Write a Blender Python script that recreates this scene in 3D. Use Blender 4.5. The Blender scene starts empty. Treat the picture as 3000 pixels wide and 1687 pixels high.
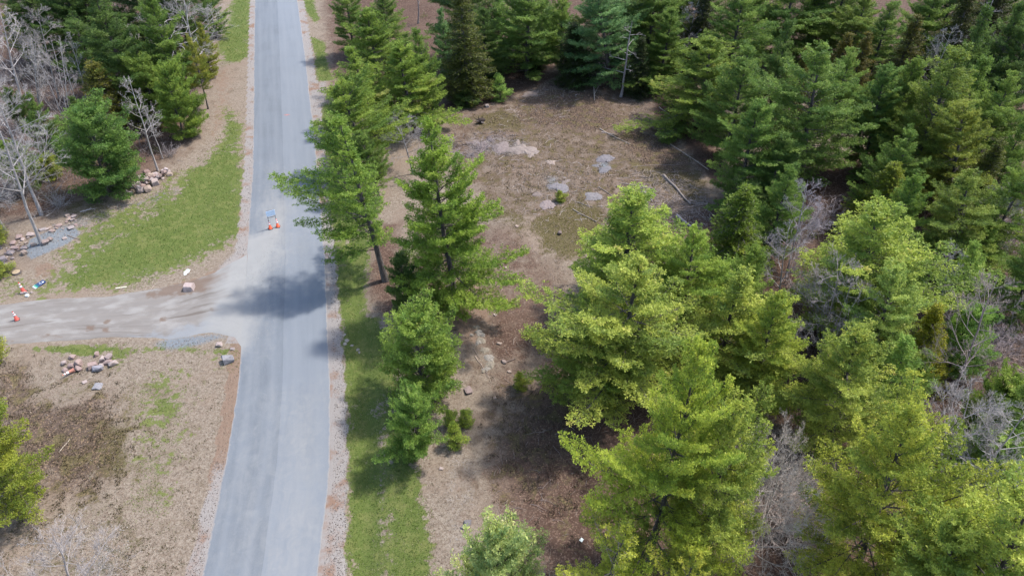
import bpy, bmesh, math, random
import numpy as np
from mathutils import Vector, Matrix

# ------------------------------------------------------------------ camera, sky, sun, exposure
SC = bpy.context.scene
COL = SC.collection
PITCH = math.radians(39.8)            # below the horizon
CAM_H = 35.0
FPX = 1806.0                          # focal length in pixels of a 2576 px wide picture
cam_d = bpy.data.cameras.new('camera'); cam = bpy.data.objects.new('camera', cam_d); COL.objects.link(cam)
cam_d.sensor_width = 36.0; cam_d.lens = 36.0 * FPX / 2576.0
cam_d.clip_start = 0.5; cam_d.clip_end = 5000.0
cam.location = (0, 0, CAM_H); cam.rotation_euler = (math.pi/2 - PITCH, 0, 0)
SC.camera = cam

SUN_EL = math.radians(58.0)
SUN_AZ = math.atan2(0.90, 0.42)       # clockwise from +Y
world = bpy.data.worlds.new('World'); SC.world = world; world.use_nodes = True
wn = world.node_tree; wn.nodes.clear()
sky = wn.nodes.new('ShaderNodeTexSky'); sky.sky_type = 'NISHITA'; sky.sun_disc = False
sky.sun_elevation = SUN_EL; sky.sun_rotation = SUN_AZ; sky.air_density = 1.0; sky.dust_density = 1.5; sky.ozone_density = 1.0
bg = wn.nodes.new('ShaderNodeBackground'); bg.inputs['Strength'].default_value = 0.15
wo = wn.nodes.new('ShaderNodeOutputWorld')
wn.links.new(sky.outputs[0], bg.inputs[0]); wn.links.new(bg.outputs[0], wo.inputs[0])
sun_d = bpy.data.lights.new('sun', 'SUN'); sun_d.energy = 2.4; sun_d.angle = math.radians(3.2); sun_d.color = (1.0, 0.965, 0.92)
sun = bpy.data.objects.new('sun', sun_d); COL.objects.link(sun); sun.location = (40, 20, 80)
sdir = Vector((math.sin(SUN_AZ)*math.cos(SUN_EL), math.cos(SUN_AZ)*math.cos(SUN_EL), math.sin(SUN_EL)))
sun.rotation_euler = sdir.to_track_quat('Z', 'Y').to_euler()
SC.view_settings.view_transform = 'Standard'; SC.view_settings.look = 'None'
SC.view_settings.exposure = 1.47; SC.view_settings.gamma = 1.0; SC.view_settings.use_curve_mapping = False
SC.render.engine = 'CYCLES'
SC.cycles.max_bounces = 6; SC.cycles.transparent_max_bounces = 6; SC.cycles.diffuse_bounces = 3; SC.cycles.transmission_bounces = 4

# ------------------------------------------------------------------ survey: picture position -> point of the ground
CP, SP = math.cos(PITCH), math.sin(PITCH)
def G(x, y, h=0.0):
    """the place at height h that the survey point x, y looks at, in metres"""
    u = (x - 1288)/FPX; v = (y - 724.5)/FPX; t = (CAM_H - h)/(v*CP + SP)
    return (u*t, t*(CP - v*SP))
def PXM(X, Y, h=0.0): return FPX/(Y*CP + (CAM_H-h)*SP)      # pixels per metre there
def base_top(base, top):
    """height and sideways lean of a tree from its foot and its tip (tip above the same depth line)"""
    X, Y = G(*base); v = (top[1]-724.5)/FPX
    q = Y*(SP + v*CP)/(CP - v*SP); h = CAM_H - q
    Xt = (top[0]-1288)/FPX*(Y*CP + q*SP)
    return X, Y, h, (Xt - X)/h
def polyw(pts): return np.array([G(*p) for p in pts])

# ------------------------------------------------------------------ numpy helpers
def vnoise(x, y, seed=0):
    xi = np.floor(x).astype(np.int64); yi = np.floor(y).astype(np.int64); fx = x-xi; fy = y-yi
    def h(a, b):
        n = (a*374761393 + b*668265263 + seed*974711) & 0x7fffffff
        n = ((n ^ (n >> 13))*1274126177) & 0x7fffffff
        return ((n ^ (n >> 16)) & 0xffff)/65535.0
    fx = fx*fx*(3-2*fx); fy = fy*fy*(3-2*fy)
    return (h(xi, yi)*(1-fx)+h(xi+1, yi)*fx)*(1-fy) + (h(xi, yi+1)*(1-fx)+h(xi+1, yi+1)*fx)*fy
def fbm(x, y, s, seed=0, o=4):
    a = 0; w = 0.5
    for i in range(o): a = a + w*vnoise(x*s*2**i+17.3*i, y*s*2**i-9.1*i, seed+i); w *= .5
    return a/(1-.5**o)
def sdist(px, py, poly):
    """signed distance to a polygon, negative inside"""
    n = len(poly); d = np.full(px.shape, 1e9); ins = np.zeros(px.shape, bool)
    for i in range(n):
        ax, ay = poly[i]; bx, by = poly[(i+1) % n]; ex, ey = bx-ax, by-ay
        wx, wy = px-ax, py-ay; t = np.clip((wx*ex+wy*ey)/(ex*ex+ey*ey+1e-12), 0, 1)
        d = np.minimum(d, (wx-ex*t)**2+(wy-ey*t)**2)
        c = ((ay > py) != (by > py)) & (px < (bx-ax)*(py-ay)/((by-ay) if by != ay else 1e-9)+ax)
        ins ^= c
    d = np.sqrt(d); return np.where(ins, -d, d)
def weight(px, py, poly, soft=1.0, pad=4.0):
    """1 inside, 0 outside, soft metres of blend; computed only near the polygon"""
    P = polyw(poly) if not isinstance(poly, np.ndarray) else poly
    w = np.zeros(px.shape); m = (px > P[:, 0].min()-pad) & (px < P[:, 0].max()+pad) & (py > P[:, 1].min()-pad) & (py < P[:, 1].max()+pad)
    if m.any(): w[m] = np.clip(.5 - sdist(px[m], py[m], P)/soft/2, 0, 1)
    return w

# ------------------------------------------------------------------ scene helpers
def tag(o, label=None, cat=None, group=None, kind=None):
    if label: o['label'] = label
    if cat: o['category'] = cat
    if group: o['group'] = group
    if kind: o['kind'] = kind
    return o
def mesh_np(name, V, Fc, attrs=None, fattrs=None, smooth=False):
    V = np.asarray(V, np.float32); Fc = np.asarray(Fc, np.int32); k = Fc.shape[1]
    me = bpy.data.meshes.new(name)
    me.vertices.add(len(V)); me.vertices.foreach_set('co', V.ravel())
    me.loops.add(Fc.size); me.loops.foreach_set('vertex_index', Fc.ravel())
    me.polygons.add(len(Fc)); me.polygons.foreach_set('loop_start', np.arange(0, Fc.size, k, dtype=np.int32))
    me.polygons.foreach_set('use_smooth', np.full(len(Fc), smooth, dtype=bool))
    for n, a in (attrs or {}).items():
        if a.ndim == 1: me.attributes.new(n, 'FLOAT', 'POINT').data.foreach_set('value', a.astype(np.float32))
        else: me.attributes.new(n, 'FLOAT_VECTOR', 'POINT').data.foreach_set('vector', a.astype(np.float32).ravel())
    for n, a in (fattrs or {}).items():
        me.attributes.new(n, 'FLOAT', 'FACE').data.foreach_set('value', a.astype(np.float32))
    me.update(calc_edges=True); me.validate()
    return me
def link(name, me, mat=None, parent=None, kind=None, loc=None):
    o = bpy.data.objects.new(name, me); COL.objects.link(o)
    if mat is not None and me is not None and not me.materials: me.materials.append(mat)
    if parent is not None: o.parent = parent
    if kind: o['kind'] = kind
    if loc: o.location = loc
    return o
def bm_mesh(name, bm, smooth=False):
    me = bpy.data.meshes.new(name); bm.to_mesh(me); bm.free()
    if smooth:
        for p in me.polygons: p.use_smooth = True
    return me

class Mat:
    """small node-graph helper"""
    def __init__(s, name):
        s.m = bpy.data.materials.new(name); s.m.use_nodes = True; s.t = s.m.node_tree; s.t.nodes.clear()
        s.out = s.t.nodes.new('ShaderNodeOutputMaterial')
        g = s.t.nodes.new('ShaderNodeNewGeometry'); s.pos = g.outputs['Position']
    def n(s, t, **kw):
        nd = s.t.nodes.new(t)
        for k, v in kw.items(): setattr(nd, k, v)
        return nd
    def put(s, sock, v):
        if v is None: return
        if isinstance(v, bpy.types.NodeSocket): s.t.links.new(v, sock)
        else: sock.default_value = (tuple(v)+(1,) if (hasattr(v, '__len__') and len(v) == 3 and sock.type == 'RGBA') else v)
    def noise(s, scale, detail=3, rough=.55, vec=None, dist=0.0):
        nd = s.n('ShaderNodeTexNoise'); s.put(nd.inputs['Vector'], vec if vec is not None else s.pos)
        nd.inputs['Scale'].default_value = scale; nd.inputs['Detail'].default_value = detail; nd.inputs['Roughness'].default_value = rough
        nd.inputs['Distortion'].default_value = dist
        return nd.outputs['Fac']
    def voro(s, scale, vec=None, out='Distance', feat='F1'):
        nd = s.n('ShaderNodeTexVoronoi', feature=feat); s.put(nd.inputs['Vector'], vec if vec is not None else s.pos); nd.inputs['Scale'].default_value = scale
        return nd.outputs[out]
    def math(s, op, a, b=None, c=None):
        nd = s.n('ShaderNodeMath', operation=op); s.put(nd.inputs[0], a); s.put(nd.inputs[1], b)
        if c is not None: s.put(nd.inputs[2], c)
        return nd.outputs[0]
    def step(s, v, lo, hi, a=0.0, b=1.0):
        nd = s.n('ShaderNodeMapRange', interpolation_type='SMOOTHSTEP'); s.put(nd.inputs['Value'], v)
        nd.inputs['From Min'].default_value = lo; nd.inputs['From Max'].default_value = hi
        nd.inputs['To Min'].default_value = a; nd.inputs['To Max'].default_value = b
        return nd.outputs[0]
    def mix(s, f, a, b, blend='MIX'):
        nd = s.n('ShaderNodeMix', data_type='RGBA', blend_type=blend); s.put(nd.inputs[0], f); s.put(nd.inputs[6], a); s.put(nd.inputs[7], b)
        return nd.outputs[2]
    def attr(s, name, out='Fac', typ='GEOMETRY'):
        nd = s.n('ShaderNodeAttribute', attribute_type=typ); nd.attribute_name = name; return nd.outputs[out]
    def sep(s, v):
        nd = s.n('ShaderNodeSeparateXYZ'); s.put(nd.inputs[0], v); return nd.outputs
    def scale(s, vec, sc):
        nd = s.n('ShaderNodeMapping'); s.put(nd.inputs['Vector'], vec); nd.inputs['Scale'].default_value = sc; return nd.outputs[0]
    def bump(s, h, strength=.3, dist=.02):
        nd = s.n('ShaderNodeBump'); s.put(nd.inputs['Height'], h); nd.inputs['Strength'].default_value = strength; nd.inputs['Distance'].default_value = dist
        return nd.outputs[0]
    def bsdf(s, col, rough=.9, spec=.2, normal=None, metal=0.0, alb=.64):
        if alb != 1: col = s.mix(1.0, col, (alb, alb, alb), 'MULTIPLY')
        b = s.n('ShaderNodeBsdfPrincipled'); s.put(b.inputs['Base Color'], col); s.put(b.inputs['Roughness'], rough)
        s.put(b.inputs['Specular IOR Level'], spec); s.put(b.inputs['Metallic'], metal)
        if normal is not None: s.put(b.inputs['Normal'], normal)
        s.t.links.new(b.outputs[0], s.out.inputs[0]); return b

# ------------------------------------------------------------------ lines of the survey
ROAD_L = [(641, 0), (639, 150), (638, 300), (636, 420), (632, 481), (624, 597), (619, 707), (612, 800), (607, 880), (600, 962), (588, 1046), (571, 1147), (551, 1248), (524, 1382), (507, 1449)]
ROAD_R = [(748, 0), (767, 133), (780, 249), (789, 320), (800, 450), (813, 590), (817, 647), (823, 780), (828, 912), (830, 962), (831, 1096), (827, 1197), (821, 1264), (809, 1360), (799, 1449)]
def resample(P, step=0.6):
    P = np.array(P); d = np.r_[0, np.cumsum(np.linalg.norm(np.diff(P, axis=0), axis=1))]
    return P, d
def extend(P, far_a, far_b):
    a = P[0] + (P[0]-P[1])/np.linalg.norm(P[0]-P[1])*far_a
    b = P[-1] + (P[-1]-P[-2])/np.linalg.norm(P[-1]-P[-2])*far_b
    return np.vstack([a, P, b])
RL = polyw(ROAD_L); RR = polyw(ROAD_R)
far_dir = ((RL[0]-RL[3])/np.linalg.norm(RL[0]-RL[3]) + (RR[0]-RR[3])/np.linalg.norm(RR[0]-RR[3]))/2
near_dir = ((RL[-1]-RL[-3])/np.linalg.norm(RL[-1]-RL[-3]) + (RR[-1]-RR[-3])/np.linalg.norm(RR[-1]-RR[-3]))/2
RL = np.vstack([RL[0]+far_dir*300, RL[0]+far_dir*40, RL, RL[-1]+near_dir*40]); RR = np.vstack([RR[0]+far_dir*300, RR[0]+far_dir*40, RR, RR[-1]+near_dir*40])
def at_y(P, y):       # x of a road edge at world y (the edges run roughly along y)
    Q = P[np.argsort(P[:, 1])]; return np.interp(y, Q[:, 1], Q[:, 0])
ROADPOLY = np.vstack([RL, RR[::-1]])
DRV_T = [(-260, 785), (-120, 774), (0, 764), (133, 748), (265, 744), (365, 728), (465, 708), (540, 682), (585, 655), (622, 640)]
DRV_B = [(-260, 885), (-120, 878), (0, 871), (133, 862), (282, 852), (431, 856), (531, 840), (590, 852), (612, 880)]
DT = polyw(DRV_T); DB = polyw(DRV_B)
DRVPOLY = np.vstack([DT, DB[::-1]])

def smooth01(t): t = np.clip(t, 0, 1); return t*t*(3-2*t)
def ground_h(x, y):
    x = np.asarray(x, float); y = np.asarray(y, float)
    lx = at_y(RL, y); rx = at_y(RR, y)
    dr = np.maximum(np.maximum(lx-x, x-rx), 0)                 # metres off the road
    m = smooth01((dr-1.0)/9)
    z = m*(0.9*(fbm(x, y, .05, 3, 2)-.5) + .35*(fbm(x, y, .25, 8, 2)-.5))
    z = z + .05*(fbm(x, y, 1.3, 5, 2)-.5)*smooth01((dr-.4)/1.0)
    z = z - .28*np.exp(-((x-rx-2.3)/.8)**2)*smooth01((70-y)/20)  # shallow ditch in the right verge
    P = polyw([(1180, 300), (1520, 240), (1640, 420), (1560, 520), (1320, 560), (1200, 460)])
    return z + .5*weight(x, y, P, 4.0, 9)*smooth01((dr-3)/4)
def ground_z(x, y):
    x = np.asarray(x, float); y = np.asarray(y, float)
    z = ground_h(x, y)
    lx = at_y(RL, y); rx = at_y(RR, y)
    ins = np.minimum(x-lx, rx-x)
    z = np.where(ins > .45, -.07, z)
    m = (x < 0) & (x > DT[:, 0].min()-3) & (y > DB[:, 1].min()-6) & (y < DT[:, 1].max()+6)
    if m.any():
        sd = sdist(x[m], y[m], DRVPOLY); k = smooth01((sd+.1)/2.5); z[m] = z[m]*k - .05*(1-smooth01((sd+.6)/.5))
    return z
def GZ(x, y): return float(ground_z(np.array([x]), np.array([y]))[0])

# ------------------------------------------------------------------ ground cover zones, all in survey points
def zones(x, y):
    W = lambda pts, s=1.0, pad=5: weight(x, y, pts, s, pad)
    mx = np.maximum
    z = {}
    rx = at_y(RR, y); lx = at_y(RL, y)
    # green grass
    g = .95*W([(584, -10), (632, -10), (630, 143), (600, 155), (564, 163), (547, 116), (571, 66)], 1.2)
    g = mx(g, .95*W([(571, 270), (605, 318), (600, 370), (613, 440), (613, 590), (560, 622), (470, 660), (330, 700), (170, 735), (165, 690), (260, 620), (350, 560), (440, 500), (460, 440), (520, 400), (560, 360)], 1.6))
    g = mx(g, .62*W([(560, 600), (600, 610), (480, 680), (330, 738), (200, 742), (0, 748), (0, 690), (110, 700), (200, 560), (330, 510), (440, 440)], 2.0))
    g = mx(g, .8*W([(60, 872), (200, 868), (290, 868), (300, 885), (230, 895), (130, 888), (70, 884)], .5))
    g = mx(g, .6*W([(540, 868), (600, 860), (600, 930), (560, 940), (525, 900), (440, 880), (330, 900), (300, 940), (240, 900), (300, 860)], 1.0))
    g = mx(g, .55*W([(330, 980), (420, 900), (520, 960), (470, 1100), (440, 1300), (340, 1300), (330, 1100)], 2.0))
    verge = [(833, 640), (933, 560), (933, 647), (919, 746), (926, 780), (976, 829), (1010, 1000), (1051, 1160), (1064, 1224), (1077, 1298), (1091, 1399), (1097, 1520), (855, 1520), (862, 1399), (867, 1264), (869, 1164), (864, 996), (856, 879), (843, 746)]
    g = mx(g, .84*W(verge, .7))
    g = g*(1-.45*W([(948, 980), (975, 980), (990, 1500), (955, 1500)], .5))
    g = mx(g, .95*W([(757, -10), (785, -10), (803, 45), (795, 60), (770, 30)], .6))
    g = mx(g, .95*W([(777, 86), (816, 110), (823, 160), (840, 205), (797, 207), (790, 133)], .6))
    g = mx(g, .95*W([(806, 255), (850, 270), (870, 340), (880, 420), (833, 440), (812, 310)], .6))
    g = mx(g, .8*W([(815, 440), (880, 420), (930, 560), (833, 640)], 1.0))
    z['grass'] = g
    # dark heath
    h = .74*W([(0, 892), (60, 886), (150, 905), (230, 935), (310, 960), (330, 1050), (325, 1150), (310, 1230), (230, 1280), (140, 1290), (60, 1260), (-60, 1230), (-60, 892)], 2.6)
    h = h*(1-.9*W([(95, 945), (215, 935), (235, 975), (150, 1010), (90, 1000)], 1.2))
    h = mx(h, .95*W([(1290, 255), (1400, 225), (1540, 245), (1560, 330), (1480, 345), (1400, 330), (1300, 320)], 1.5))
    h = mx(h, .95*W([(1560, 330), (1640, 340), (1740, 400), (1740, 450), (1620, 430), (1560, 380)], 1.5))
    h = mx(h, .55*W([(1230, 960), (1400, 900), (1500, 1080), (1500, 1400), (1400, 1449), (1330, 1300), (1220, 1280), (1200, 1130)], 2.0))
    h = mx(h, .5*W([(0, 440), (130, 440), (300, 500), (440, 420), (500, 380), (440, 470), (300, 520), (150, 510), (0, 540)], 1.5))
    h = mx(h, .47*W([(1120, 300), (1300, 250), (1640, 230), (1800, 480), (1780, 620), (1500, 560), (1200, 500)], 3.0, 8))
    z['heath'] = h
    # olive moss
    o = 1.1*W([(235, 1040), (322, 1080), (318, 1190), (230, 1215), (195, 1120)], 1.2)
    o = mx(o, .5*W([(1100, 420), (1300, 300), (1640, 330), (1790, 470), (1700, 560), (1450, 700), (1300, 640)], 3.0, 8))
    o = mx(o, .8*W([(1170, 300), (1260, 270), (1345, 300), (1330, 345), (1200, 340)], 1.5))
    o = mx(o, .9*W([(1330, 555), (1450, 500), (1530, 520), (1520, 600), (1470, 655), (1360, 640)], 1.5))
    o = mx(o, .8*W([(1560, 400), (1780, 430), (1780, 520), (1680, 500), (1600, 460)], 1.8))
    o = mx(o, .7*W([(1200, 480), (1300, 520), (1360, 600), (1300, 600), (1190, 540)], 1.8))
    o = mx(o, .55*W([(150, 500), (300, 500), (330, 520), (250, 580), (130, 560)], 1.5))
    o = mx(o, .42*W([(60, 900), (440, 900), (560, 960), (520, 1150), (440, 1449), (200, 1600), (-60, 1449), (-60, 1000)], 2.5))
    z['moss'] = o
    # red needle and leaf litter
    r = .75*W([(930, 560), (1010, 560), (1010, 800), (960, 800), (920, 740)], 1.0)
    r = mx(r, 1.1*W([(1240, 1180), (1420, 850), (1500, 800), (2700, 600), (2700, 1700), (1380, 1700), (1340, 1400)], 3.0, 8))
    r = mx(r, .55*W([(1000, 560), (1300, 540), (1450, 680), (1440, 900), (1200, 1150), (1180, 960), (1180, 760), (1000, 800)], 2.5, 8))
    r = mx(r, .7*W([(1180, 760), (1420, 640), (1440, 880), (1300, 960), (1180, 900)], 2.5))
    r = mx(r, .95*W([(1640, 235), (1780, 240), (1830, 470), (1760, 440), (1700, 330), (1640, 300)], 1.2))
    r = mx(r, .95*W([(1700, 540), (2700, 200), (2700, 700), (1500, 900), (1560, 640)], 2.0, 8))
    r = mx(r, .85*W([(1060, 265), (1180, 240), (1330, 150), (1420, 190), (1250, 262), (1110, 300)], 1.5))
    r = mx(r, .8*W([(1400, 195), (1660, 195), (1680, 240), (1500, 235)], 1.5))
    r = mx(r, .7*W([(-300, -60), (560, -60), (540, 120), (500, 350), (400, 440), (100, 560), (-300, 600)], 2.0, 8))
    r = mx(r, .8*W([(800, -60), (2900, -60), (2900, 230), (1640, 220), (1400, 170), (1100, 240), (830, 210)], 2.0, 8))
    far = (y > 104) & ((x > rx+5) | (x < lx-6)); r = np.where(far, .85, r)
    r = np.where((x > 60) | (x < -78), .85, r)
    r = mx(r, .52*W([(1090, 270), (1300, 180), (1640, 200), (1800, 480), (1780, 640), (1500, 620), (1250, 560), (1100, 420)], 2.0, 8))
    z['litter'] = r
    # pale sandy gravel beside the asphalt
    q = y*0
    wr = np.interp(y, [15, 24, 34, 50, 70, 110], [1.5, .95, .8, .68, .85, .8])
    q = mx(q, smooth01(1.0-(np.abs(x-rx)-wr)/.25)*(x > rx-.5))
    wl = np.interp(y, [15, 30, 36, 40, 60, 110], [.75, .6, .9, .8, .65, .55])
    q = mx(q, smooth01(1.0-(np.abs(x-lx)-wl)/.3)*(x < lx+.5)*np.where(y > 36, 1, np.clip((30-y)/9, 0, .75)))
    q = mx(q, .9*W([(540, 682), (625, 600), (625, 720), (560, 735)], 1.0))
    q = mx(q, .55*W([(790, 205), (830, 200), (828, 262), (792, 300)], .7))
    q = mx(q, .40*W([(1085, 1130), (1180, 1080), (1240, 1180), (1240, 1400), (1330, 1600), (1110, 1600), (1080, 1300)], 1.2))
    q = mx(q, .34*W([(1180, 580), (1290, 560), (1360, 660), (1380, 800), (1260, 800), (1180, 700)], 2.0))
    z['sand'] = np.clip(q, 0, 1)
    # blue grey crushed stone
    b = .95*W([(64, 640), (75, 610), (130, 585), (185, 575), (205, 590), (170, 618), (120, 640), (80, 655)], .5)
    b = mx(b, .75*W([(370, 865), (430, 846), (560, 836), (600, 862), (560, 852), (500, 872), (420, 885)], .8))
    b = mx(b, .5*W([(1360, 440), (1420, 450), (1410, 500), (1360, 500)], 1.0)); b = mx(b, .6*W([(1490, 395), (1540, 400), (1545, 440), (1500, 445)], 1.0))
    z['stone'] = b
    # rusty earth
    k = y*0
    k = mx(k, 1.0*(smooth01(1-(np.abs(x-lx+.3)-.35)/.3))*(y < 37)*np.clip((y-21)/4, .3, 1)*(x < lx+.4))
    k = mx(k, .75*W([(370, 735), (465, 703), (570, 668), (575, 725), (480, 746), (372, 750)], .8))
    k = mx(k, .6*W([(80, 660), (140, 650), (180, 690), (110, 705), (60, 700)], .8))
    k = mx(k, .5*W([(520, 160), (560, 165), (600, 160), (600, 300), (540, 380), (500, 350), (520, 260)], 1.5))
    k = mx(k, .9*W([(1040, 700), (1200, 690), (1250, 760), (1180, 900), (1100, 800)], 2.0))
    z['rust'] = k
    # pale lichen and granite showing through
    s = .8*W([(1160, 360), (1250, 345), (1340, 365), (1345, 400), (1290, 405), (1180, 385)], .8)
    s = mx(s, .6*W([(1280, 430), (1420, 400), (1520, 470), (1460, 520), (1330, 520)], 2.5))
    s = mx(s, .6*W([(1300, 230), (1400, 200), (1470, 210), (1400, 280), (1300, 280)], 1.5))
    s = mx(s, .55*W([(1570, 260), (1650, 250), (1660, 310), (1600, 320)], 1.0))
    s = mx(s, .6*W([(60, 600), (150, 560), (280, 520), (440, 470), (460, 490), (300, 540), (200, 600)], 1.0))
    s = mx(s, .55*W([(180, 1300), (330, 1310), (340, 1449), (420, 1500), (180, 1500)], 2.0))
    z['lichen'] = s
    return z

# ------------------------------------------------------------------ ground sheet
def axis(lo, hi, step, far):
    a = np.arange(lo, hi+step, step); g = [step]
    while sum(g) < far: g.append(g[-1]*1.35)
    e = np.cumsum(g); return np.r_[lo-e[::-1], a, a[-1]+e]
gx = axis(-84, 84, .38, 1800); gy = axis(13, 122, .38, 1800)
XX, YY = np.meshgrid(gx, gy); X = XX.ravel(); Y = YY.ravel()
Z = ground_z(X, Y)
fade = np.clip(1-(np.hypot(X, Y-60)-120)/60, 0, 1)
Z = Z*np.where(Z < -.06, 1, fade)
zz = zones(X, Y)
nx, ny = len(gx), len(gy)
idx = (np.arange(ny-1)[:, None]*nx + np.arange(nx-1)[None]).ravel()
quads = np.stack([idx, idx+1, idx+nx+1, idx+nx], 1)
me = mesh_np('ground', np.stack([X, Y, Z], 1), quads,
             {'za': np.stack([zz['grass'], zz['heath'], zz['moss']], 1), 'zb': np.stack([zz['litter'], zz['sand'], zz['stone']], 1), 'zc': np.stack([zz['rust'], zz['lichen'], zz['rust']*0], 1)}, smooth=True)
def ground_mat():
    M = Mat('earth_and_grass')
    a = M.sep(M.attr('za', 'Vector')); b = M.sep(M.attr('zb', 'Vector')); c = M.sep(M.attr('zc', 'Vector'))
    n1 = M.noise(.55, 5, .6); n2 = M.noise(2.2, 5, .62); n3 = M.noise(9, 4, .7); n4 = M.noise(30, 3, .7); chips = M.voro(14, out='Color'); chipd = M.voro(9)
    def mask(w, n, amp, lo=.42, hi=.6):
        return M.step(M.math('ADD', w, M.math('MULTIPLY', M.math('SUBTRACT', n, .5), amp)), lo, hi)
    big = M.noise(.16, 5, .6); mid = M.noise(.9, 6, .68, dist=.6); fine = M.noise(5, 5, .75)
    nz = M.math('ADD', M.math('MULTIPLY', mid, .5), M.math('MULTIPLY', fine, .5))
    dry = M.mix(M.step(fine, .35, .62), (.20, .148, .108), (.34, .28, .216)); dry = M.mix(M.math('MULTIPLY', M.step(M.noise(11, 4, .8), .50, .64), .75), dry, (.115, .078, .056)); dry = M.mix(M.math('MULTIPLY', M.step(n4, .52, .72), .8), dry, (.44, .38, .31))
    dry = M.mix(M.math('MULTIPLY', M.step(big, .5, .62), .5), dry, (.27, .20, .15)); dry = M.mix(M.math('MULTIPLY', M.step(M.math('ADD', M.math('MULTIPLY', n1, .5), M.math('MULTIPLY', mid, .5)), .53, .64), .55), dry, (.15, .108, .070))
    col = dry
    lich = M.mix(M.step(fine, .42, .6), (.36, .34, .31), (.17, .155, .15)); lich = M.mix(M.math('MULTIPLY', M.step(mid, .5, .6), .7), lich, (.14, .15, .17)); col = M.mix(M.math('MULTIPLY', mask(c[1], nz, 2.6, .42, .7), .9), col, lich)
    lit = M.mix(fine, (.042, .022, .016), (.125, .070, .050)); sp = M.sep(chips); lit = M.mix(M.math('MULTIPLY', M.step(big, .45, .6), .5), lit, (.13, .082, .062))
    lit = M.mix(M.step(sp[0], .72, .84), lit, (.20, .13, .095)); col = M.mix(M.math('MULTIPLY', mask(b[0], nz, 2.0, .2, .75), .92), col, lit)
    moss = M.mix(n4, (.05, .042, .013), (.13, .115, .032)); moss = M.mix(M.step(n3, .5, .62), moss, (.20, .15, .10)); col = M.mix(M.math('MULTIPLY', mask(a[2], nz, 2.4, .4, .7), .9), col, moss)
    heath = M.mix(n3, (.055, .037, .029), (.17, .118, .088)); heath = M.mix(M.step(sp[1], .8, .9), heath, (.28, .19, .12)); heath = M.mix(M.math('MULTIPLY', M.step(mid, .5, .62), .55), heath, (.16, .14, .05)); col = M.mix(M.math('MULTIPLY', mask(a[1], nz, 2.2, .38, .66), .92), col, heath)
    rust = M.mix(n3, (.20, .125, .088), (.31, .215, .155)); col = M.mix(M.math('MULTIPLY', mask(c[0], n2, 1.0), .8), col, rust)
    gr = M.mix(n3, (.07, .108, .022), (.155, .19, .05)); gr = M.mix(M.math('MULTIPLY', M.step(M.math('ADD', M.math('MULTIPLY', n1, .5), M.math('MULTIPLY', n2, .5)), .47, .62), .7), gr, (.19, .20, .065)); gr = M.mix(M.step(n4, .58, .75), gr, (.28, .26, .15))
    ng = M.math('ADD', M.math('MULTIPLY', n1, .45), M.math('ADD', M.math('MULTIPLY', n2, .35), M.math('MULTIPLY', n3, .2)))
    col = M.mix(mask(a[0], ng, 2.6, .40, .58), col, gr)
    sand = M.mix(n3, (.27, .235, .21), (.38, .35, .325)); sand = M.mix(M.step(n1, .5, .68), sand, (.27, .17, .12)); sand = M.mix(M.step(n4, .58, .7), sand, (.22, .18, .15)); col = M.mix(mask(b[1], n3, .7, .35, .6), col, sand)
    st = M.mix(n4, (.13, .15, .165), (.30, .32, .34)); col = M.mix(mask(b[2], n3, .7, .35, .6), col, st)
    h = M.math('ADD', M.math('MULTIPLY', n3, .6), M.math('MULTIPLY', n4, .4))
    M.bsdf(col, .95, .1, M.bump(h, .55, .07)); return M.m
tag(link('ground', me, ground_mat()), kind='structure')

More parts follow.
